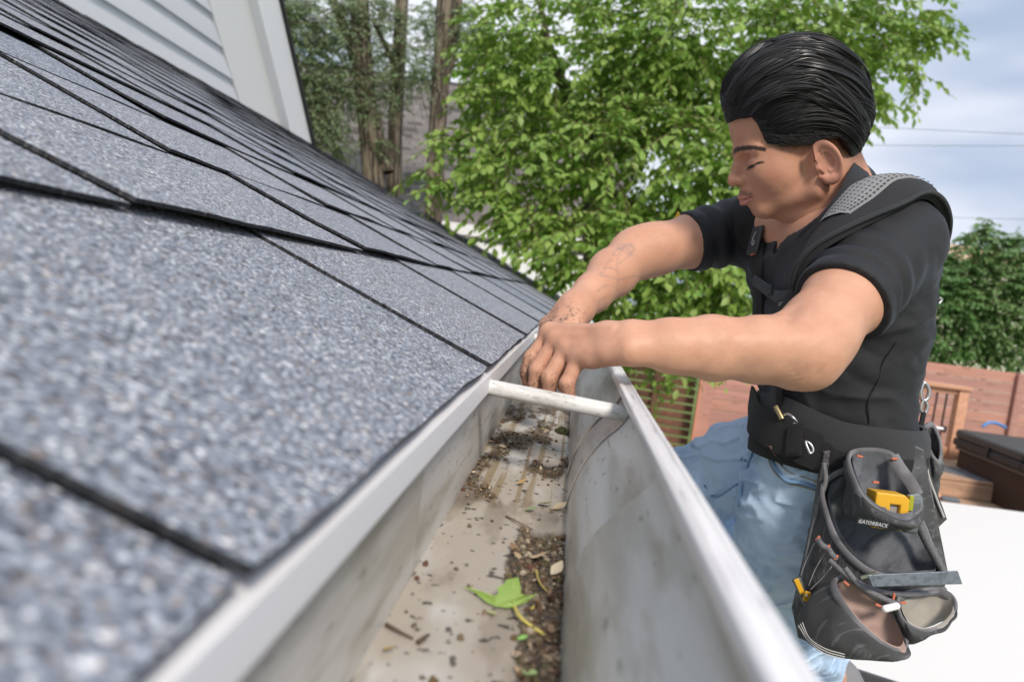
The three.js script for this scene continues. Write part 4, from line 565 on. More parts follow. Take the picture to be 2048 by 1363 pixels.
    const ls = lashL(x, y, a); mix([.012, .008, .007], sstep(3.6, 2.0, ls[0] + (y > 14.5 ? (y - 14.5) * .8 : 0)) * .97);
    mix([.05, .035, .028], sstep(7, 1.5, tashL(x, y, a)[0]) * (.22 + hn * .6)); mix([.10, .065, .05], sstep(16, 4, seg(x, y, z, V(120, -66, 0), V(108, -70, 12))) * hn * .4);
    if (a > 40 && y > 0 && x < 95) mix([.03, .022, .018], sstep(-16, 2, y - yLine(x) + (hn - .5) * 9) * .8 * sstep(95, 60, x)); mix([.03, .022, .018], (x < -28 && y > -40 ? sstep(-20, -50, x) * sstep(-55, 5, y + (hn - .5) * 20) * .85 : 0)); if (a > 60 && x < 20 && x > -45) mix([.60, .27, .20], .45 * (y < 34 ? 1 : 0));
    return c;
  };
  const g = nets(f, [-125, -165, -92], [158, 182, 92], 2.2, col); g.applyMatrix4(headM); skinParts.push(g);
}
// torso and legs under the clothes, coarse
const beltC = J(1676, 848, 1.14), beltY = beltC.y;
{
  const k = chain([[J(1665, 470, 1.14), .07], [J(1680, 600, 1.14), .10], [J(1680, 800, 1.13), .095], [J(1670, 900, 1.14), .09]], .05), f = blend([k, cap(SL, SR, .05), chain([[J(1625, 930, 1.08), .08], [J(1560, 1190, 1.22), .052], [J(1602, 1292, 1.38), .05], [J(1655, 1350, 1.5), .040]], .02), chain([[J(1575, 900, 1.24), .075], [J(1375, 965, 1.31), .055], [J(1530, 1170, 1.55), .045]], .02)], .04);
  skinParts.push(nets(f, ...boundsOf([SL, SR, J(1665, 460, 1.14), J(1655, 1350, 1.5), J(1375, 965, 1.31), J(1530, 1170, 1.55), J(1625, 930, 1.08)], .1), .012, (x, y, z) => skinTone(x, y, z)));
}
part(worker, 'body', mergeGeometries(skinParts), skinMat);
{ // eyelashes of the near eye
  const l = [], r = seeded(3); for (let i = 0; i < 26; i++) { const q = lerp(-20, 95, i / 25) * Math.PI / 180, a = V(100 + Math.cos(q) * 15, 13.5, -33 - Math.sin(q) * 15), b = a.clone().add(V(Math.cos(q) * 5, -3.5 - r() * 1.5, -Math.sin(q) * 4)); l.push(taper([a, a.clone().lerp(b, .5).add(V(.8, -.8, 0)), b].map(v => v.applyMatrix4(headM)), t => .0005 * (1 - t * .8), 4, 4)); } part(worker, 'eyelashes', mergeGeometries(l), mat({ color: lin(.01, .008, .007) }));
}
{ // hair: dense volume with combed-back locks over it
  const main = blend([ell([18, 120, 0], [106, 92, 82]), ell([-44, 66, 0], [58, 72, 74]), ell([72, 134, 0], [62, 60, 68]), ell([22, 76, 0], [110, 95, 79]), ell([-30, 32, 0], [52, 62, 72])], 18);
  const flow = (x, y, z) => { const q = Math.hypot((x - 17) / 116, (y - 122) / 97); return Math.sin(q * 34 + fbm(x * .02, y * .02, z * .03, 2) * 9) * 1.6 + (fbm(x * .03, y * .10, z * .10, 3) - .5) * 7; };
  const f = (x, y, z) => { let d = main(x, y, z) + flow(x, y, z) * .6; d = Math.max(d, (yLine(x) - y + (fbm(x * .12, 0, z * .1, 2) - .5) * 7) * .8); return d; };
  const hm = mat({ color: lin(.028, .028, .032), roughness: .27, specularIntensity: 1, sheen: .3, sheenColor: lin(.4, .45, .55), sheenRoughness: .4 }), g = nets(f, [-125, -30, -96], [152, 236, 96], 3.2); g.applyMatrix4(headM); const hair = part(worker, 'hair', g, mat({ color: lin(.006, .0055, .006), roughness: .8 }));
  const pull = (x, y, lift) => { for (let i = 0; i < 40 && main(x, y, 0) > lift; i++) { x = 15 + (x - 15) * .985; y = 100 + (y - 100) * .985; } return [x, y]; };
  const r = seeded(21), locks = [], highlights = [], surf = (x, y, s, off) => { let lo = 0, hi = 110; for (let i = 0; i < 12; i++) { const m = (lo + hi) / 2; if (main(x, y, m * s) < off) lo = m; else hi = m; } return lo * s; };
  for (let i = 0; i < 340; i++) { // clumps of strands that share one guide line
    const s = i % 4 ? -1 : 1, q = Math.pow((i * .618) % 1, .8), j = () => (r() - .5);
    const P0 = [lerp(98, 126, q) + j() * 22, lerp(92, 150, q) + j() * 14], P1 = [lerp(50, 92, q) + j() * 14, lerp(112, 218, q) + j() * 16], P2 = [lerp(-20, -34, q) + j() * 20, lerp(124, 232, q) + j() * 16], P3 = [lerp(-66, -114, q) + j() * 16, lerp(14, 86, q) + j() * 30];
    const t0 = r() < .45 ? 0 : r() * .5, t1 = Math.min(1.04, t0 + .4 + r() * .5), wv = r() * 6.3, wa = 4 + r() * r() * 11, wf = 6 + r() * 6, ridge = i % 3 === 0 ? 6 + r() * 8 : 1 + r() * r() * 9, n = 5 + Math.floor(r() * 6);
    for (let e = 0; e < n; e++) {
      const ox = j() * 10, oy = j() * 10, od = r() * 2, pts = []; let bad = false;
      for (let k = 0; k <= 10; k++) { const v = k / 10, t = lerp(t0, t1, v), u = 1 - t, sp = .25 + Math.sin(Math.min(1, v * 1.1) * Math.PI * .85) * .9; const x = u * u * u * P0[0] + 3 * u * u * t * P1[0] + 3 * u * t * t * P2[0] + t * t * t * P3[0] + ox * sp * .5, y = u * u * u * P0[1] + 3 * u * u * t * P1[1] + 3 * u * t * t * P2[1] + t * t * t * P3[1] + Math.sin(t * wf + wv) * wa * (.2 + t) + oy * sp; if (y < yLine(x) - (v > .8 ? 14 : 1)) bad = true; const lift = ridge * Math.sin(v * Math.PI) + od - 1, [X, Y] = pull(x, y, lift); pts.push(V(X, Y, surf(X, Y, s, lift))); }
      if (bad) continue; const gl = i % 3 === 0 && e < 4, w = (gl ? .7 + r() * 1.1 : .5 + r() * r() * 2.4) * HS; (gl ? highlights : locks).push(taper(pts.map(p => p.applyMatrix4(headM)), t => w * (.25 + .75 * Math.sin(Math.min(1, t * 1.2 + .12) * Math.PI * .85)), 20, 5));
    }
  }
  for (let i = 0; i < 200; i++) { // sides, swept back over the ear
    const s = i % 5 ? -1 : 1, q = r(), j = () => (r() - .5), P0 = [lerp(60, 96, q) + j() * 14, lerp(52, 100, q) + j() * 10], P1 = [lerp(30, 60, q), lerp(60, 112, q) + j() * 10], P2 = [lerp(-10, -10, q), lerp(62, 118, q) + j() * 12], P3 = [lerp(-52, -92, q) + j() * 14, lerp(12, 60, q) + j() * 20], t0 = r() * .6, t1 = t0 + .3 + r() * .5, wv = r() * 6, ridge = r() * 4, n = 5 + Math.floor(r() * 5);
    for (let e = 0; e < n; e++) { const ox = j() * 8, oy = j() * 8, od = r() * 1.5, pts = []; let bad = false; for (let k = 0; k <= 8; k++) { const v = k / 8, t = lerp(t0, t1, v), u = 1 - t, x = u * u * u * P0[0] + 3 * u * u * t * P1[0] + 3 * u * t * t * P2[0] + t * t * t * P3[0] + ox * .5, y = u * u * u * P0[1] + 3 * u * u * t * P1[1] + 3 * u * t * t * P2[1] + t * t * t * P3[1] + Math.sin(t * 8 + wv) * 3.5 * t + oy * (1 - v * .4); if (y < yLine(x) - (v > .7 ? 8 : 0)) bad = true; const lf = ridge * Math.sin(v * Math.PI) + od, [X, Y] = pull(x, y, lf); pts.push(V(X, Y, surf(X, Y, s, lf))); } if (bad) continue; const w = (.4 + r() * r() * 1.5) * HS; locks.push(taper(pts.map(p => p.applyMatrix4(headM)), t => w * (.3 + .7 * Math.sin(Math.min(1, t * 1.2 + .12) * Math.PI * .85)), 14, 5)); }
  }
  for (let i = 0; i < 26; i++) { // stray hairs off the outline
    const q = r(), a0 = lerp(.1, 2.7, q), pts = [0, 1, 2, 3, 4].map(k => { const a = a0 + k * .09, e = .985 + .012 * k * r(); return V(15 + Math.cos(a) * 114 * e, 118 + Math.sin(a) * 96 * e, (r() - .5) * 10 - 20 + i % 5 * 8); }); locks.push(taper(pts.map(p => p.applyMatrix4(headM)), t => .35 * HS * (1 - t * .7), 10, 4));
  }
  for (let i = 0; i < 420; i++) { // short edge hair: fringe line, sides, nape
    const x = lerp(-96, 92, r()), s = r() < .8 ? -1 : 1, y = yLine(x) + r() * 18 - 3, z = surf(x, y, s, 1); if (Math.abs(z) < 10) continue; const pts = [0, 1, 2, 3].map(k => { const X = x - k * (5 + r() * 2), Y = y - k * (x < -20 ? 4 : 1.5) + (k === 0 ? 2 : 0); return V(X, Y, surf(X, Y, s, 1.2)); }); locks.push(taper(pts.map(p => p.applyMatrix4(headM)), t => (.45 + r() * .5) * HS * (1 - t * .8), 6, 4));
  }
  part(hair, 'locks', mergeGeometries(locks), mat({ color: lin(.007, .0068, .0075), roughness: .5, specularIntensity: .6 })); part(hair, 'highlight_strands', mergeGeometries(highlights), hm);  // hair highlights put into lighter, glossier strands among the dark locks
}
// ---------------------------------------------------------------- clothes
const shirtMat = mat({ color: lin(.0115, .0125, .0155), roughness: .7, bumpMap: weave, bumpScale: .0006, sheen: .25, sheenColor: lin(.45, .55, .75), sheenRoughness: .55 });
const cuffDirL = EL.clone().sub(SL).normalize(), cuffL = SL.clone().lerp(EL, .60), cuffDirR = ER.clone().sub(SR).normalize(), cuffR = SR.clone().lerp(ER, .56);
const torsoF = blend([cap(J(1718, 555, 1.04), J(1608, 550, 1.26), .099, .095), cap(J(1760, 494, 1.0), J(1708, 515, 1.09), .062, .072), cap(J(1560, 458, 1.28), J(1640, 500, 1.2), .066, .07), cap(J(1712, 455, 1.15), J(1705, 515, 1.13), .036, .085), cap(J(1708, 680, 1.07), J(1632, 680, 1.21), .098, .102), cap(J(1688, 800, 1.085), J(1652, 800, 1.19), .097, .100), cap(J(1682, 905, 1.09), J(1652, 905, 1.19), .099)], .06);
const foldN = (x, y, z) => { const a = fbm(x * 9 + y * 5, y * 16 - x * 4, z * 9, 3) - .5, b = Math.abs(fbm(x * 14, y * 26 + x * 9, z * 14, 2) - .5); const c = Math.pow(1 - Math.min(1, Math.abs(fbm(x * 7 - y * 6, y * 11 + z * 5, z * 8 + 3, 2) - .5) * 7), 2); return a * .020 - b * .012 - c * .004; };
let shirtF, shirtS;
{
  const slL = cap(SL.clone().addScaledVector(cuffDirL, -.01), SL.clone().addScaledVector(cuffDirL, .22), .067, .0555), slR = cap(SR.clone().addScaledVector(cuffDirR, -.01), SR.clone().addScaledVector(cuffDirR, .2), .068, .050);
  const armHole = cap(SL.clone().addScaledVector(cuffDirL, .1), SL.clone().addScaledVector(cuffDirL, .26), .040, .040), armHoleR = cap(SR.clone().addScaledVector(cuffDirR, .1), SR.clone().addScaledVector(cuffDirR, .26), .036, .036);
  const side = (p, c, n) => (p[0] - c.x) * n.x + (p[1] - c.y) * n.y + (p[2] - c.z) * n.z;
  const yHem = beltY - .03, base = (x, y, z) => {
    const p = [x, y, z], fold = foldN(x, y, z); let a = slL(x, y, z), b = slR(x, y, z); const cl = side(p, cuffL, cuffDirL), cr = side(p, cuffR, cuffDirR);
    // drag folds running from the armpit round the sleeve
    a += Math.sin(cl * 150 + fbm(x * 12, y * 12, z * 12, 2) * 7) * .0035 * sstep(-.14, -.05, cl) * sstep(-.01, -.03, cl); b += Math.sin(cr * 140 + 2 + fbm(x * 12, y * 12, z * 12, 2) * 7) * .0035 * sstep(-.13, -.05, cr) * sstep(-.01, -.03, cr);
    const hemL = sstep(-.026, -.022, cl) * .0018, hemR = sstep(-.026, -.022, cr) * .0018;
    a = Math.max(a - hemL, cl); b = Math.max(b - hemR, cr); a = Math.max(a, -armHole(x, y, z)); b = Math.max(b, -armHoleR(x, y, z));
    let d = smin(torsoF(x, y, z) + fold * sstep(-.2, .1, H + .15 - y), smin(a + fold * .25, b + fold * .25, .01), .028); return Math.max(d, yHem - y);
  };
  shirtF = base; shirtS = (x, y, z) => smin(torsoF(x, y, z), smin(slL(x, y, z), slR(x, y, z), .01), .03) - .002;
  const neckCut = cap(J(1622, 400, 1.11), J(1640, 470, 1.125), .066, .062), throat = cap(J(1585, 470, 1.12), J(1560, 500, 1.14), .02, .012);
  const cut = (x, y, z) => Math.max(base(x, y, z), -Math.min(neckCut(x, y, z), throat(x, y, z)));
  const g = nets(cut, ...boundsOf([SL, SR, cuffL, cuffR, J(1700, 880, 1.13), J(1850, 560, 1.05), J(1480, 560, 1.25), J(1660, 400, 1.12)], .13), .0048);
  const shirt = part(worker, 'shirt', g, shirtMat);
  // side seam and cuff stitching
  const seamPts = [J(1800, 690, .955), J(1772, 730, .96), J(1765, 770, .965), J(1742, 800, .97), J(1745, 850, .97)].map(p => snap(p, base, .0004)); part(shirt, 'side_seam', tube(seamPts, .0012, 40, 5), mat({ color: lin(.006, .006, .008) }));
  // collar: near leaf over the neck, far leaf beyond the throat
  const top = [[1735, 348, 1.2], [1716, 318, 1.11], [1700, 342, 1.04], [1668, 398, 1.018], [1636, 436, 1.022], [1602, 468, 1.055], [1580, 492, 1.11]], low = [[1788, 398, 1.2], [1768, 378, 1.11], [1744, 408, 1.02], [1704, 458, .985], [1662, 496, .985], [1618, 520, 1.035], [1588, 520, 1.105]];
  const inn = [[1700, 395, 1.18], [1700, 385, 1.12], [1688, 410, 1.06], [1660, 445, 1.04], [1626, 480, 1.05], [1592, 505, 1.10], [1580, 507, 1.125]];
  const ct = curveOf(top.map(a => J(...a))), cl2 = curveOf(low.map(a => J(...a))), ci = curveOf(inn.map(a => J(...a))), rows = []; for (let i = 0; i <= 30; i++) { const u = i / 30, a = ct.getPoint(u), b = cl2.getPoint(u), c = ci.getPoint(u), m = a.clone().lerp(b, .45).addScaledVector(camB, .006).addScaledVector(camU, .004), n2 = a.clone().addScaledVector(camU, .003).addScaledVector(camB, .003); rows.push([c, a.clone().lerp(c, .4), a, n2, m, b, b.clone().addScaledVector(camB, -.004), a.clone().lerp(b, .5).addScaledVector(camB, -.001)]); }
  part(shirt, 'collar', loft(rows), shirtMat);
  const top2 = [[1576, 497, 1.12], [1558, 490, 1.16], [1552, 455, 1.20], [1575, 420, 1.23]], low2 = [[1586, 518, 1.11], [1545, 512, 1.15], [1532, 470, 1.22], [1560, 420, 1.27]]; const c3 = curveOf(top2.map(a => J(...a))), c4 = curveOf(low2.map(a => J(...a))), rw = []; for (let i = 0; i <= 14; i++) { const a = c3.getPoint(i / 14), b = c4.getPoint(i / 14); rw.push([a, a.clone().lerp(b, .5).addScaledVector(camB, .004), b]); } part(shirt, 'collar', loft(rw), shirtMat);
  // yellow badge on the far sleeve hem
  const bp = snap(J(1338, 440, 1.30), base, .001), bn = gradOf(bp, base), bx = cuffDirR.clone().addScaledVector(bn, -cuffDirR.dot(bn)).normalize(), by = bn.clone().cross(bx);
  part(shirt, 'sleeve_badge', slab([[-.012, -.016], [.012, -.016], [.012, .016], [-.012, .016]], bp.clone().addScaledVector(bx, -.008), bx, by, .0015), mat({ color: lin(.78, .50, .03), roughness: .6 })); part(shirt, 'badge_mark', slab([[-.005, -.004], [.002, -.007], [.005, 0], [.001, .006], [-.004, .004]], bp.clone().addScaledVector(bx, -.008).addScaledVector(bn, .0016), bx, by, .0008), mat({ color: lin(.03, .03, .03) }));
}
// jeans: faded denim
const hipF = blend([cap(J(1678, 890, 1.095), J(1640, 885, 1.21), .102, .102), cap(J(1640, 925, 1.085), J(1625, 950, 1.09), .094)], .05);
const jeansF = (() => {
  const hip = cap(J(1676, 905, 1.095), J(1640, 895, 1.21), .100, .100), near = chain([[J(1640, 925, 1.085), .094], [J(1585, 1020, 1.115), .079], [J(1565, 1110, 1.16), .073], [J(1560, 1200, 1.22), .068], [J(1592, 1275, 1.34), .061], [J(1634, 1320, 1.43), .056]], .03), far = chain([[J(1585, 905, 1.23), .088], [J(1480, 935, 1.27), .078], [J(1370, 972, 1.31), .070]], .03), shin = chain([[J(1372, 985, 1.33), .066], [J(1470, 1080, 1.46), .060], [J(1545, 1200, 1.58), .056]], .03);
  const cutP = J(1636, 1322, 1.435), cutN = J(1655, 1350, 1.5).sub(J(1592, 1275, 1.34)).normalize();
  return (x, y, z) => { let d = smin(smin(hip(x, y, z), near(x, y, z), .035), smin(far(x, y, z), shin(x, y, z), .02), .03); const w = fbm(x * 10, y * 24 + x * 16, z * 12, 3) - .5, r = Math.abs(fbm(x * 16 + 5, y * 30 - x * 12, z * 16, 2) - .5); const ck = Math.sin(y * 95 + x * 60 + fbm(x * 9, y * 9, z * 9, 2) * 9); d += w * .018 - Math.pow(1 - Math.min(1, r * 7), 2) * .006 + ck * .0018; d = Math.max(d, (x - cutP.x) * cutN.x + (y - cutP.y) * cutN.y + (z - cutP.z) * cutN.z); return Math.max(d, y - (beltY + .02)); };
})();
{
  const fadeA = J(1575, 1000, 1.05), fadeB = J(1545, 1180, 1.15), fadeC = J(1420, 900, 1.25);
  const col = (x, y, z) => { const n = fbm(x * 9, y * 9, z * 9, 4), t = fbm(x * 220, y * 60, z * 220, 2), cr = Math.abs(fbm(x * 16 + 5, y * 30 - x * 12, z * 16, 2) - .5), fd = Math.max(sstep(.13, .02, Math.hypot(x - fadeA.x, (y - fadeA.y) * .6, z - fadeA.z)), sstep(.12, .02, Math.hypot(x - fadeB.x, (y - fadeB.y) * .7, z - fadeB.z)), sstep(.10, .02, Math.hypot(x - fadeC.x, y - fadeC.y, z - fadeC.z)) * .8); let k = clamp(.70 + (n - .5) * 1.1 + fd * .42 + (t - .5) * .35 + sstep(.05, .005, cr) * .22); const dust = sstep(.10, .02, Math.hypot(x - fadeB.x + .02, (y - fadeB.y) * .6, z - fadeB.z) + (n - .5) * .12) * .14; return [lerp(lerp(.095, .51, k), .55, dust * .5), lerp(lerp(.21, .66, k), .55, dust * .5), lerp(lerp(.43, .86, k), .50, dust * .6)]; };
  const g = nets(jeansF, ...boundsOf([J(1690, 850, 1.1), J(1640, 850, 1.25), J(1370, 972, 1.31), J(1545, 1200, 1.58), J(1640, 1330, 1.45), J(1600, 1000, 1.05)], .12), .005, col);
  const jm = mat({ vertexColors: true, roughness: .9, bumpMap: denimBump, bumpScale: .0008 }); const jeans = part(worker, 'jeans', g, jm);
  const stitch = mat({ color: lin(.30, .24, .15), roughness: .9 }), seamB = mat({ color: lin(.17, .29, .46), roughness: .9 });
  const seam = (pts, r, m, name, off = .0012) => part(jeans, name, tube(curveOf(pts.map(p => snap(J(...p), jeansF, off))), r, 40, 6), m);
  seam([[1538, 902, 1.06], [1542, 930, 1.04], [1562, 958, 1.02], [1600, 975, 1.0], [1634, 985, .99]], .0032, seamB, 'pocket_edge'); seam([[1533, 905, 1.06], [1537, 936, 1.04], [1558, 965, 1.02], [1597, 983, 1.0], [1632, 992, .99]], .0010, stitch, 'stitching', .0018); seam([[1545, 905, 1.05], [1550, 928, 1.03], [1568, 950, 1.01], [1602, 966, .995], [1634, 975, .985]], .0008, stitch, 'stitching', .0018);
  seam([[1500, 905, 1.14], [1494, 935, 1.13], [1492, 970, 1.12], [1495, 1005, 1.11]], .0022, seamB, 'fly_seam'); seam([[1405, 970, 1.24], [1440, 968, 1.23], [1492, 975, 1.14]], .0020, seamB, 'inseam');
  const rv = snap(J(1632, 986, .98), jeansF, .001); part(jeans, 'rivet', new THREE.SphereGeometry(.0045, 12, 8).translate(rv.x, rv.y, rv.z), mat({ color: lin(.5, .46, .4), metalness: .8, roughness: .4 }));
  // short sock and work boots
  const sock = mat({ color: lin(.20, .20, .21), roughness: .95 });
  const mkBoot = (a, b, c) => { const f = blend([cap(a, b, .056, .060), cap(b, c, .058, .046), cap(b.clone().add(V(.02, -.02, 0)), c.clone().add(V(0, -.015, 0)), .05, .042)], .03), sole = Math.min(b.y, c.y) - .075; return nets((x, y, z) => Math.max(f(x, y, z), sole - y), ...boundsOf([a, b, c], .09), .006); };
  part(worker, 'boot', mkBoot(J(1672, 1362, 1.53), J(1700, 1425, 1.58), J(1580, 1470, 1.52)), sock); part(worker, 'boot', mkBoot(J(1548, 1205, 1.585), J(1560, 1240, 1.62), J(1470, 1270, 1.57)), sock);
}

{ // stepladder under his feet: one boot on each of the two highest treads
  const n1 = Math.min(J(1700, 1425, 1.58).y, J(1580, 1470, 1.52).y) - .075, n2 = Math.min(J(1560, 1240, 1.62).y, J(1470, 1270, 1.57).y) - .075, a = J(1515, 1255, 1.6), b = J(1640, 1448, 1.55), alu = mat({ color: lin(.55, .56, .57), metalness: .7, roughness: .42 });
  const t = thing('stepladder', 'grey aluminium stepladder under the worker beside the gutter', 'ladder'), zc = (a.z + b.z) / 2, step = n2 - n1, dx = (b.x - a.x) / step; let y = n2;
  for (let k = 0; y > .1; k++, y = n2 - k * step) { const g = new RoundedBoxGeometry(.11, .03, .36, 2, .006); part(t, 'tread', g, alu).position.set(a.x + dx * step * k, y - .015, zc); }
  const rail = (p, q, name) => { const d = q.clone().sub(p), g = new RoundedBoxGeometry(.06, d.length(), .025, 2, .004), m = part(t, name, g, alu); m.position.copy(p).add(q).multiplyScalar(.5); m.quaternion.setFromUnitVectors(V(0, 1, 0), d.normalize()); };
  for (const s of [-1, 1]) { rail(V(a.x, n2 - .02, zc + s * .19), V(a.x + dx * n2, .01, zc + s * .19), 'front_rail'); rail(V(a.x - .06, n2 - .02, zc + s * .215), V(a.x - .06 - .7, .01, zc + s * .215), 'rear_rail'); }
  rail(V(a.x - .25, n2 - .7, zc - .2), V(a.x - .25, n2 - .7, zc + .2), 'brace');
}
// ---------------------------------------------------------------- tool belt with harness, pouches and tools
const webbing = mat({ color: lin(.011, .011, .012), roughness: .75, bumpMap: weave, bumpScale: .0012 }), padCloth = mat({ color: lin(.030, .031, .035), roughness: .85, bumpMap: weave, bumpScale: .001, sheen: .3, sheenColor: lin(.6, .65, .7) });
const ballistic = (() => { const t = tex(512, 512, (x, y) => { const n = fbm(x / 512 * 5, y / 512 * 5, 6, 5), s = sstep(.72, .80, fbm(x / 512 * 26, y / 512 * 26, 3, 3)), d = sstep(.50, .72, n) * .5; const c2 = fbm(x / 512 * 14, y / 512 * 14, 9, 4), sp = sstep(.70, .74, fbm(x / 512 * 60, y / 512 * 60, 4, 2)) * .10, v = .26 + d * .18 + s * .06 + (c2 - .5) * .14 + sp; return [v, v * 1.01, v * 1.04]; }); t.repeat.set(3, 3); return mat({ map: t, roughness: .8, side: THREE.DoubleSide }); })();
const binding = (() => { const t = tex(256, 256, (x, y) => { const n = fbm(x / 256 * 8, y / 256 * 8, 2, 4), w = (x + y) % 6 < 3 ? .03 : 0, v = .40 + (n - .5) * .24 + w; return [v, v, v * 1.03]; }); t.repeat.set(6, 6); return mat({ map: t, roughness: .9 }); })();
const steel = mat({ color: lin(.55, .55, .56), metalness: .95, roughness: .32 }), brass = mat({ color: lin(.55, .45, .25), metalness: .9, roughness: .35 }), orange = mat({ color: lin(.50, .15, .085), roughness: .8 });
const shAxis = SL.clone().sub(SR).normalize();
const bodyF = (x, y, z) => shirtS(x, y, z);
const belt = thing('tool_belt', 'worn black tool belt with padded shoulder harness and layered hip pouches', 'tool belt');
{
  // harness: near strap over the shoulder, with a ventilated grey pad on top
  const nearPath = [[1568, 640, 1.05], [1590, 585, .99], [1622, 530, .955], [1672, 478, .935], [1735, 440, .945], [1795, 422, .975], [1848, 436, 1.02], [1878, 478, 1.06], [1885, 540, 1.075], [1880, 620, 1.09]].map(a => J(...a));
  const st = part(belt, 'shoulder_strap', strapOn(nearPath, u => lerp(.022, .046, sstep(.05, .28, u)) * (1 - .45 * sstep(.72, .95, u)), shAxis, shirtS, .006, .015, 60), mat({ color: lin(.018, .0185, .021), roughness: .75, bumpMap: weave, bumpScale: .001 }));
  const padPath = [[1676, 452, .94], [1712, 425, .95], [1750, 402, .97], [1795, 394, .985], [1835, 405, 1.01], [1866, 432, 1.04]].map(a => J(...a));
  const pf = (x, y, z) => shirtS(x, y, z) - .0175, padHW = u => .031 * (1 - .15 * Math.abs(u - .5));
  const padG = strapOn(padPath, padHW, shAxis, pf, .001, .0045, 30, false, .25);
  const pad = part(st, 'mesh_pad', padG, mat({ color: lin(.25, .25, .255), roughness: .9 }));
  // hexagonal vent holes of the spacer mesh
  const holes = [], hm = mat({ color: lin(.03, .03, .032), roughness: 1 }), pc = curveOf(padPath);
  for (let i = 1; i < 30; i++) for (let k = -3; k <= 3; k++) { const u = (i + (k & 1 ? .5 : 0)) / 31, p0 = snap(pc.getPoint(u), pf, .001), n0 = gradOf(p0, pf, .006), tg = pc.getTangent(u), wv = shAxis.clone(); wv.addScaledVector(tg, -wv.dot(tg)).addScaledVector(n0, -wv.dot(n0)).normalize(); const s = snap(p0.clone().addScaledVector(wv, (k / 3.6 + .25) * padHW(u)), pf, .0052), n = gradOf(s, pf, .006); const g = new THREE.SphereGeometry(.0016, 7, 5); g.scale(1.25, 1, .35); g.applyMatrix4(new THREE.Matrix4().lookAt(n, V(), V(0, 1, 0)).setPosition(s)); holes.push(g); }
  const hs = part(pad, 'vent_holes', mergeGeometries(holes), hm); hs.userData.kind = 'stuff';
  part(st, 'edge_binding', tube([...Array(40)].map((_, i) => { const u = .06 + i / 39 * .8, c = curveOf(nearPath), p = snap(c.getPoint(u), shirtS, .005), n = gradOf(p, shirtS, .006), tg = c.getTangent(u), wv = shAxis.clone(); wv.addScaledVector(tg, -wv.dot(tg)).addScaledVector(n, -wv.dot(n)).normalize(); return snap(p.addScaledVector(wv, lerp(.022, .046, sstep(.05, .28, u)) * (1 - .45 * sstep(.72, .95, u))), shirtS, .013); }), .0035, 60, 6), padCloth);
  // far strap, chest strap, keepers
  const farPath = [[1506, 700, 1.19], [1508, 640, 1.19], [1506, 580, 1.19], [1500, 520, 1.20], [1492, 460, 1.23], [1500, 415, 1.27], [1540, 385, 1.30]].map(a => J(...a));
  const fs = part(belt, 'shoulder_strap', strapOn(farPath, .024, shAxis, shirtS, .004, .008, 40), webbing);
  part(belt, 'chest_strap', strapOn([[1512, 560, 1.19], [1545, 575, 1.13], [1580, 592, 1.06], [1600, 590, 1.02]].map(a => J(...a)), .0095, V(0, 1, 0), shirtS, .012, .003, 20), padCloth);
  const plate = (px, py, d, w, h, m, name, parent, rot = 0, off = .014) => { const p = snap(J(px, py, d), shirtS, off), n = gradOf(p, shirtS, .006), up = V(Math.sin(rot), Math.cos(rot), 0).applyMatrix4(new THREE.Matrix4().extractRotation(camera.matrixWorld)); up.addScaledVector(n, -up.dot(n)).normalize(); const x = up.clone().cross(n); const g = new RoundedBoxGeometry(w, h, .004, 2, .0015); g.applyMatrix4(new THREE.Matrix4().makeBasis(x, up, n).setPosition(p)); return part(parent, name, g, m); };
  plate(1497, 475, 1.2, .034, .05, mat({ color: lin(.05, .052, .056), roughness: .5 }), 'label_patch', fs, .1, .013);
  plate(1504, 508, 1.2, .018, .0022, orange, 'bar_tack', fs, 0, .0135); plate(1607, 556, .97, .0035, .016, orange, 'bar_tack', st, -.3, .0165); plate(1562, 578, 1.09, .026, .017, padCloth, 'buckle', belt, -.3, .016);
  // small light print on the straps
  const print = (txt, w, h) => { const c = document.createElement('canvas'); c.width = 256; c.height = Math.round(256 * h / w); const x = c.getContext('2d'); x.fillStyle = '#17181a'; x.fillRect(0, 0, 256, c.height); x.fillStyle = '#a9abaf'; x.font = 'italic bold ' + Math.round(c.height * .8) + 'px sans-serif'; x.textAlign = 'center'; x.textBaseline = 'middle'; x.fillText(txt, 128, c.height / 2, 244); const t = new THREE.CanvasTexture(c); t.colorSpace = THREE.SRGBColorSpace; return mat({ map: t, roughness: .8 }); };
  const decal = (parent, name, txt, o, ux, vx, w, h) => { const g = new THREE.PlaneGeometry(w, h); g.applyMatrix4(new THREE.Matrix4().makeBasis(ux, vx, ux.clone().cross(vx)).setPosition(o)); return part(parent, name, g, print(txt, w, h)); };
  { const hk = snap(J(1499, 476, 1.2), shirtS, .0165), n = gradOf(hk, shirtS, .006), up = camU.clone(); up.addScaledVector(n, -up.dot(n)).normalize(); const x = up.clone().cross(n), q = (a, b) => hk.clone().addScaledVector(x, a).addScaledVector(up, b); part(fs, 'hook_mark', tube([q(.004, .014), q(0, .010), q(-.003, .002), q(-.002, -.008), q(.003, -.010), q(.004, -.003), q(0, -.002)], .0012, 24, 5), mat({ color: lin(.35, .37, .4) })); }
  { const p = snap(J(1573, 606, 1.04), shirtS, .0155), n = gradOf(p, shirtS, .006), up = camU.clone(); up.addScaledVector(n, -up.dot(n)).normalize(); decal(st, 'strap_print', 'LARRA', p, up.clone().cross(n), up, .03, .010); }
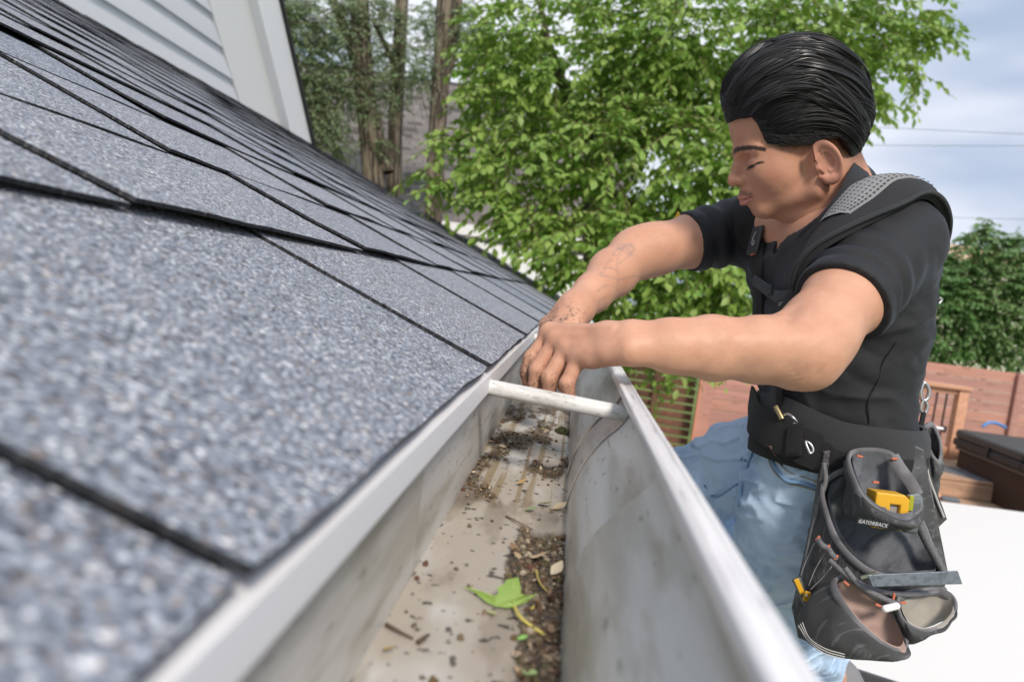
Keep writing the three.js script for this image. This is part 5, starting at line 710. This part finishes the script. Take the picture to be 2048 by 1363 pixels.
  // lower front strap to the belt, with loop and snap hook
  part(belt, 'lower_strap', strapOn([[1542, 690, 1.1], [1545, 740, 1.09], [1547, 790, 1.085], [1556, 822, 1.07]].map(a => J(...a)), .0115, shAxis, shirtS, .006, .003, 20), padCloth); part(belt, 'lower_strap', strapOn([[1556, 690, 1.1], [1558, 740, 1.07], [1560, 790, 1.06], [1558, 822, 1.06]].map(a => J(...a)), .008, shAxis, shirtS, .010, .003, 20), webbing);
  part(belt, 'slide_bar', tube([J(1552, 812, 1.035), J(1565, 838, 1.025)], .0042, 4, 8), brass); part(belt, 'snap_hook', tube([J(1566, 830, 1.03), J(1578, 828, 1.02), J(1588, 836, 1.015), J(1594, 845, 1.015), J(1580, 848, 1.02)], .0022, 24, 6), steel);
  // webbing belt round the waist and padded band above it
  const ring = (rx, rz, y, cx = 0) => [...Array(16)].map((_, i) => { const a = i / 16 * Math.PI * 2; return V(beltC.x + cx + Math.cos(a) * rx, y, beltC.z + Math.sin(a) * rz); });
  const allF = (x, y, z) => smin(torsoF(x, y, z), hipF(x, y, z), .04);
  const b1 = part(belt, 'waist_belt', strapOn(ring(.16, .18, beltY - .028), .0255, V(0, 1, 0), allF, .006, .004, 90, true), webbing);
  part(belt, 'padded_band', strapOn(ring(.16, .18, beltY - .002).filter(p => p.x > beltC.x - .09), .030, V(0, 1, 0), allF, .003, .007, 60), padCloth);
  part(b1, 'belt_tongue', strapOn([[1512, 800, 1.22], [1530, 835, 1.13], [1560, 865, 1.06], [1600, 888, 1.015], [1640, 905, .985]].map(a => J(...a)), .026, V(0, 1, 0), allF, .014, .004, 30), webbing);
  part(b1, 'keeper', strapOn([[1590, 848, 1.0], [1590, 870, 1.0], [1590, 893, 1.0], [1592, 912, 1.0]].map(a => J(...a)), .012, camR, allF, .020, .003, 12), webbing);
  part(b1, 'carabiner', tube([J(1612, 882, .965), J(1622, 888, .962), J(1627, 900, .96), J(1622, 906, .96), J(1616, 896, .962)], .0018, 30, 6, true), steel); part(b1, 'leather_tab', slab([[0, 0], [.012, .004], [.046, -.042], [.040, -.050], [.030, -.046]].map(p => p), J(1538, 892, 1.035), camR, camU, .004, .001), mat({ color: lin(.10, .055, .045), roughness: .7 }));
  // back strap and clip
  part(belt, 'back_strap', strapOn([[1880, 600, 1.1], [1872, 680, 1.1], [1860, 750, 1.11]].map(a => J(...a)), .014, shAxis, torsoF, .008, .004, 20), webbing);
  part(belt, 'back_clip', tube([J(1849, 765, 1.11), J(1858, 778, 1.11), J(1856, 796, 1.11), J(1846, 800, 1.11), J(1842, 785, 1.11)], .003, 30, 6, true), steel); part(belt, 'back_clip', tube([J(1848, 800, 1.11), J(1855, 812, 1.11), J(1850, 826, 1.11), J(1842, 820, 1.11)], .0028, 24, 6, true), steel); part(belt, 'hanging_strap', tube([J(1848, 826, 1.11), J(1838, 870, 1.07), J(1815, 925, 1.0), J(1800, 950, .985)], .004, 24, 6), webbing); part(belt, 'back_ring', tube([J(1878, 594, 1.1), J(1883, 600, 1.1), J(1878, 607, 1.1)], .0025, 14, 6), steel);

  // pouches: rim loop lofted down to a closed bottom; front half bulges outwards
  const bag = (name, rim, bot, front, bulge, m = ballistic, lining) => {
    const rc = curveOf(rim.map(a => J(...a)), true), bc = curveOf(bot.map(a => J(...a)), true), N = 72, mk = (s, b) => { const rows = []; for (let j = 0; j <= 18; j++) { const t = j / 18, row = []; for (let i = 0; i < N; i++) { const u = i / N, a = rc.getPoint(u), e = bc.getPoint(u), fr = sstep(0, .12, u) * sstep(front, front - .12, u), p = a.clone().lerp(e, t); const n = (fbm(p.x * 26, p.y * 26, p.z * 26, 2) - .5) * .022 * Math.sin(Math.PI * t) + (fbm(p.x * 70, p.y * 70, p.z * 70, 2) - .5) * .006 * Math.sin(Math.PI * t); p.addScaledVector(camB, Math.sin(Math.PI * Math.pow(t, .8)) * b * (fr * 1.3 - .35) + n ).addScaledVector(camR, n * .6); row.push(p); } if (s) { const ce = V(); row.forEach(p => ce.add(p)); ce.multiplyScalar(1 / N); row.forEach(p => p.lerp(ce, s)); } rows.push(row); } return loft(rows, true); };
    const o = part(belt, name, mk(0, bulge), m); { const cen = V(); for (let i = 0; i < 20; i++) cen.add(rc.getPoint(i / 20)); cen.multiplyScalar(.05); const br = []; for (let i = 0; i <= 110; i++) { const u = (i % 110) / 110, a = rc.getPoint(u), dn = bc.getPoint(u).sub(a).normalize(), tg = rc.getTangent(u), ou = dn.clone().cross(tg).normalize(); if (ou.dot(a.clone().sub(cen)) < 0) ou.negate(); const w = .0088 + (fbm(u * 30, 3, 1, 2) - .5) * .002, q = (d, o2) => a.clone().addScaledVector(dn, d).addScaledVector(ou, o2); br.push([q(-.0012, 0), q(-.0004, .0022), q(w * .5, .0034), q(w, .0024), q(w + .0006, .0005), q(w, -.0022), q(w * .5, -.0028), q(-.0004, -.0018)]); } part(o, 'binding', loft(br, true), binding); }
    if (lining) part(o, 'lining', mk(.10, bulge), lining); return o;
  };
  const dusty = mat({ map: (() => { const t = stain(256, 256, [.40, .415, .44], [.30, .31, .33], 19, 2, 2); t.repeat.set(6, 6); return t; })(), roughness: .9 });
  const tan = mat({ map: woodTex([.66, .56, .52], .25, 33), roughness: .95 }), greyL = mat({ map: woodTex([.58, .56, .53], .2, 35), roughness: .95 });
  // back panel of the rig
  part(belt, 'back_panel', slab([[1648, 905], [1700, 880], [1800, 880], [1840, 900], [1862, 1010], [1888, 1140], [1880, 1180], [1800, 1290], [1690, 1310], [1600, 1270], [1588, 1215], [1625, 1050]].map(([x, y]) => [(x - 1730) * .985 / FPX, -(y - 1080) * .985 / FPX]), J(1730, 1080, .985), camR, camU, .004, .003), ballistic);
  bag('large_pouch', [[1650, 960, .965], [1658, 1030, .935], [1688, 1092, .905], [1738, 1136, .885], [1795, 1152, .885], [1850, 1150, .905], [1886, 1138, .945], [1866, 1085, .965], [1836, 1020, .965], [1790, 960, .965], [1720, 930, .968]], [[1598, 1195, .965], [1592, 1225, .95], [1610, 1262, .955], [1660, 1290, .95], [1720, 1300, .948], [1790, 1275, .948], [1850, 1220, .955], [1840, 1230, .965], [1790, 1260, .97], [1720, 1280, .972], [1650, 1270, .972]], .6, .004, ballistic, dusty);
  const up = bag('tape_pouch', [[1700, 905, .945], [1710, 955, .915], [1738, 1002, .885], [1785, 1030, .872], [1824, 1031, .88], [1843, 1008, .90], [1832, 970, .93], [1808, 932, .95], [1785, 905, .955], [1740, 896, .955]], [[1692, 985, .94], [1688, 1020, .925], [1708, 1042, .905], [1760, 1056, .892], [1806, 1060, .895], [1834, 1046, .91], [1822, 1046, .935], [1796, 1048, .945], [1768, 1046, .95], [1730, 1036, .95]], .55, .016, ballistic, dusty);
  bag('nail_pouch', [[1673, 1160, 0.879], [1690, 1205, 0.849], [1728, 1252, 0.830], [1770, 1286, 0.824], [1803, 1300, 0.830], [1814, 1284, 0.846], [1798, 1245, 0.864], [1775, 1202, 0.872], [1735, 1172, 0.876], [1695, 1148, 0.882]], [[1598, 1222, 0.904], [1596, 1252, 0.889], [1625, 1292, 0.864], [1690, 1316, 0.850], [1760, 1318, 0.846], [1806, 1308, 0.848], [1795, 1303, 0.869], [1745, 1306, 0.879], [1690, 1302, 0.889], [1632, 1272, 0.904]], .55, .014, ballistic, tan);
  bag('nail_pouch', [[1796, 1196, 0.869], [1806, 1236, 0.850], [1842, 1259, 0.844], [1886, 1249, 0.852], [1912, 1216, 0.870], [1906, 1190, 0.886], [1882, 1177, 0.892], [1850, 1176, 0.892], [1820, 1180, 0.886]], [[1800, 1262, 0.869], [1806, 1284, 0.859], [1826, 1288, 0.854], [1866, 1268, 0.856], [1898, 1242, 0.870], [1890, 1240, 0.882], [1866, 1250, 0.886], [1845, 1256, 0.886], [1815, 1268, 0.882]], .55, .010, ballistic, greyL);
  part(belt, 'divider', tube([J(1690, 1135, .87), J(1720, 1170, .86), J(1765, 1195, .858), J(1800, 1210, .862)], .0038, 30, 7), binding); part(belt, 'divider', tube([J(1660, 1120, .90), J(1700, 1155, .878), J(1760, 1182, .872), J(1840, 1188, .88), J(1890, 1178, .90)], .0036, 40, 7), binding);
  part(belt, 'tape_strap', loft([[1786, 912, .938], [1800, 935, .93], [1822, 965, .915], [1836, 990, .905]].map(([x, y, d], i) => [J(x - 11, y + 5, d), J(x, y, d - .004), J(x + 11, y - 6, d)])), binding); part(belt, 'pouch_edge', tube([J(1832, 1035, .93), J(1850, 1075, .938), J(1872, 1115, .942), J(1886, 1140, .945)], .0055, 20, 7), binding); part(belt, 'pouch_edge', tube([J(1648, 925, .97), J(1652, 960, .962), J(1640, 1000, .962), J(1618, 1090, .958), J(1598, 1190, .955)], .0035, 30, 6), binding);
  // nail slots with loops and orange bar tacks
  const tack = (x, y, d, a, l = .0085) => { const g = new RoundedBoxGeometry(l, .0032, .003, 1, .001); g.rotateZ(a); g.applyMatrix4(new THREE.Matrix4().makeBasis(camR, camU, camB).setPosition(J(x, y, d))); part(belt, 'bar_tack', g, orange); };
  [[1636, 1076, .918, .9], [1656, 1094, .908, .9], [1672, 1114, .902, .75], [1752, 990 - 26, .905, -.1], [1720, 912, .93, -.2], [1790, 917, .93, 0], [1693, 1166, .862, -.75], [1757, 1210, .85, -.4], [1788, 1192, .862, 1.4], [1806, 1205, .862, .05]].forEach(a => tack(...a)); part(belt, 'nail_loop', tube([J(1636, 1078, .92), J(1645, 1090, .907), J(1656, 1096, .91), J(1664, 1108, .903), J(1672, 1116, .905)], .004, 24, 6), binding);
  const stm = mat({ color: lin(.30, .30, .31), roughness: .9 }); for (const p of [[[1630, 1085, .926], [1612, 1122, .935], [1602, 1150, .94]], [[1652, 1102, .915], [1630, 1140, .92], [1618, 1170, .925]], [[1672, 1122, .906], [1650, 1150, .908], [1622, 1178, .915]]]) part(belt, 'stitching', tube(p.map(a => J(...a)), .0007, 12, 4), stm);
  for (let k = 0; k < 3; k++) part(belt, 'stitching', tube([[1597 + k * 4, 1250 - k * 3, .876], [1620, 1284 - k * 4, .856], [1650, 1306 - k * 5, .842], [1690, 1318 - k * 5, .836]].map(a => J(...a)), .0008, 20, 4), mat({ color: lin(.45, .44, .42) }));
  decal(up, 'woven_label', 'GATORBACK', J(1746, 1046, .862), camR.clone().multiplyScalar(.985).addScaledVector(camU, -.17).normalize(), camU.clone().multiplyScalar(.985).addScaledVector(camR, .17).normalize(), .040, .008);
  // rear pouch
  const rear = bag('rear_pouch', [[1846, 860, 1.14], [1862, 900, 1.10], [1876, 920, 1.10], [1880, 880, 1.15], [1866, 845, 1.17]], [[1850, 990, 1.13], [1858, 1010, 1.11], [1872, 1000, 1.11], [1876, 985, 1.14], [1860, 980, 1.16]], .5, .008);
}
{ // tools riding in the pouches: each its own thing
  const B = new THREE.Matrix4().makeBasis(camR, camU, camB), put = (g, x, y, d, rz = 0, ry = 0, rx = 0) => { g.applyMatrix4(B.clone().multiply(new THREE.Matrix4().makeRotationFromEuler(new THREE.Euler(rx, ry, rz))).setPosition(J(x, y, d))); return g; };
  const t = thing('tape_measure', 'yellow and grey tape measure sitting in the upper belt pouch', 'tape measure'), yel = mat({ color: lin(.68, .37, .02), roughness: .45 }), gre = mat({ color: lin(.10, .11, .12), roughness: .5 });
  const fr = new THREE.Shape([[-.022, -.03], [.014, -.03], [.019, -.024], [.019, .008], [.013, .013], [-.022, .013]].map(p => new THREE.Vector2(...p))), ho = new THREE.Path([[-.006, -.018], [.011, -.018], [.011, .003], [-.006, .003]].map(p => new THREE.Vector2(...p))); fr.holes.push(ho);
  part(t, 'shell', put(new THREE.ExtrudeGeometry(fr, { depth: .022, bevelEnabled: true, bevelSize: .002, bevelThickness: .002, bevelSegments: 2 }), 1768, 1002, .912, -.12), yel); part(t, 'side_plate', put(new RoundedBoxGeometry(.026, .03, .012, 2, .003).translate(.002, -.006, .012), 1768, 1002, .912, -.12), mat({ color: lin(.28, .27, .25), roughness: .5 })); part(t, 'grip', put(new RoundedBoxGeometry(.02, .045, .026, 2, .005).translate(.028, -.012, .010), 1768, 1002, .912, -.12), gre); part(t, 'grip', put(new RoundedBoxGeometry(.016, .022, .026, 2, .004).translate(-.016, -.014, .014), 1768, 1002, .912, -.12), gre);
  const bl = new THREE.Shape([[-.008, -.012], [.006, -.014], [.010, -.006], [.010, .008], [.004, .013], [-.008, .010]].map(p => new THREE.Vector2(...p))); part(t, 'end_hook', put(new THREE.ExtrudeGeometry(bl, { depth: .003, bevelEnabled: true, bevelSize: .0008, bevelThickness: .0008 }), 1826, 1006, .896, -.12), mat({ color: lin(.30, .32, .35), metalness: .7, roughness: .4 })); part(t, 'blade', put(new RoundedBoxGeometry(.006, .02, .004, 1, .001), 1822, 1006, .890, -.12), mat({ color: lin(.33, .34, .02), roughness: .35 }));
  const k = thing('utility_knife', 'yellow clip of a knife showing at the lower edge of the side pocket', 'knife'); part(k, 'clip', put(new RoundedBoxGeometry(.007, .022, .003, 2, .001), 1599, 1172, .93, .42), yel); part(k, 'clip_end', put(new RoundedBoxGeometry(.008, .014, .004, 2, .0015), 1614, 1192, .92, -.3), yel); part(k, 'pin', put(new THREE.SphereGeometry(.002, 10, 8), 1614, 1190, .916), steel); part(k, 'handle', put(new RoundedBoxGeometry(.012, .05, .008, 2, .003), 1607, 1188, .938, .42), gre);
  const q = thing('square_blade', 'flat grey steel blade sticking sideways out of the large pouch', 'steel blade'); const o = [[1736, 1149], [1914, 1141], [1923, 1166], [1745, 1171]].map(([x, y]) => [(x - 1830) * .842 / FPX, -(y - 1157) * .842 / FPX]); part(q, 'blade', slab(o, J(1830, 1157, .842), camR, camU, .0016, .0004), mat({ map: (() => { const t = stain(256, 256, [.50, .53, .58], [.38, .40, .44], 27, 3, 3); t.repeat.set(9, 9); return t; })(), metalness: .35, roughness: .38 }));
  { const tg = new THREE.BoxGeometry(.02, .004, .002); tg.rotateZ(.3); part(q, 'edge_scratch', put(tg, 1737, 1150, .869), steel); }
  const p = thing('pry_bar', 'flat notched pry bar hanging behind the hip pouches', 'pry bar'); part(p, 'bar', slab([[1838, 885], [1850, 882], [1858, 950], [1872, 990], [1880, 1010], [1889, 1036], [1874, 1050], [1868, 1042], [1866, 1060], [1850, 1020], [1840, 960]].map(([x, y]) => [(x - 1860) * 1.06 / FPX, -(y - 970) * 1.06 / FPX]), J(1860, 970, 1.065), camR, camU, .005, .001), mat({ color: lin(.09, .085, .085), metalness: .5, roughness: .5 }));
  part(p, 'bright_edge', tube([J(1849, 885, 1.056), J(1857, 950, 1.056), J(1871, 990, 1.056), J(1888, 1034, 1.056)], .002, 20, 6), mat({ color: lin(.42, .41, .40), roughness: .6 }));
  const w = thing('marker_pen', 'small white marker end between the two lower pouches', 'marker'); part(w, 'marker_body', put(new THREE.CapsuleGeometry(.0045, .014, 4, 10).rotateZ(Math.PI / 2), 1782, 1214, .846, .25), mat({ color: lin(.85, .85, .85), roughness: .4 }));
}
{ // helper holding the far corner of the sheet
  const p = thing('person', 'helper in dark trousers gripping the far corner of the white sheet', 'person'), d = 5.35, c = at(1765, 900, d), gx = c.x, gz = c.z, P = (x, y, z) => V(gx + x, y, gz + z);
  const hand = at(1866, 992, 5.12), skin = nets(blend([cap(P(.0, 1.62, 0), P(0, 1.55, 0), .095, .08), cap(P(0, 1.5, 0), P(0, 1.38, 0), .055), cap(P(.17, 1.36, 0), P(.24, 1.22, .1), .04), cap(P(.24, 1.22, .1), hand, .036, .028), cap(hand, hand.clone().add(V(.045, .012, .0)), .018, .012), cap(hand, hand.clone().add(V(.05, .018, -.03)), .018, .012), cap(P(-.17, 1.36, 0), P(-.28, 1.15, .15), .04), cap(P(-.28, 1.15, .15), P(-.2, 1.38, .4), .036, .03), cap(P(0, 1.35, 0), P(0, .95, 0), .1), cap(P(.09, .9, 0), P(.1, .1, 0), .07, .05), cap(P(-.09, .9, 0), P(-.1, .1, 0), .07, .05)], .04), ...boundsOf([P(-.3, 1.7, .4), P(.3, .05, -.05), hand], .12), .016, (x, y, z) => skinTone(x, y, z, 1.05));
  part(p, 'body', skin, skinMat); const dark = mat({ color: lin(.02, .02, .024), roughness: .85 });
  part(p, 'trousers', nets(blend([cap(P(0, 1.0, 0), P(0, .9, 0), .14, .14), cap(P(.09, .9, 0), P(.11, .12, 0), .1, .075), cap(P(-.09, .9, 0), P(-.12, .12, 0), .1, .075)], .04), ...boundsOf([P(-.2, 1.1, -.1), P(.2, .05, .1)], .15), .018), dark); part(p, 'shirt', nets(blend([cap(P(-.14, 1.36, 0), P(.14, 1.36, 0), .09), cap(P(0, 1.3, 0), P(0, 1.02, 0), .15, .14), cap(P(.17, 1.36, 0), P(.22, 1.26, .06), .06), cap(P(-.17, 1.36, 0), P(-.24, 1.25, .08), .06)], .05), ...boundsOf([P(-.3, 1.5, -.1), P(.3, .95, .2)], .15), .018), dark);
  for (const s of [-1, 1]) part(p, 'boot', nets(blend([cap(P(s * .11, .12, 0), P(s * .11, .06, 0), .06), cap(P(s * .11, .05, 0), P(s * .12 - .03, .045, .2), .055, .045)], .03), ...boundsOf([P(s * .11, 0, 0), P(s * .12, .15, .2)], .1), .014), mat({ color: lin(.03, .028, .026), roughness: .7 }));
  part(p, 'hair', nets((x, y, z) => Math.max(Math.hypot(x - gx, y - 1.63, z - gz) - .112, 1.6 - y), ...boundsOf([P(0, 1.65, 0)], .14), .016), mat({ color: lin(.015, .012, .01) }));
  part(p, 'cuff', new RoundedBoxGeometry(.13, .03, .06, 2, .01).translate(hand.x + .12, hand.y - .005, hand.z), mat({ color: lin(.12, .13, .15), roughness: .7 }));
}
renderer.render(scene, camera);
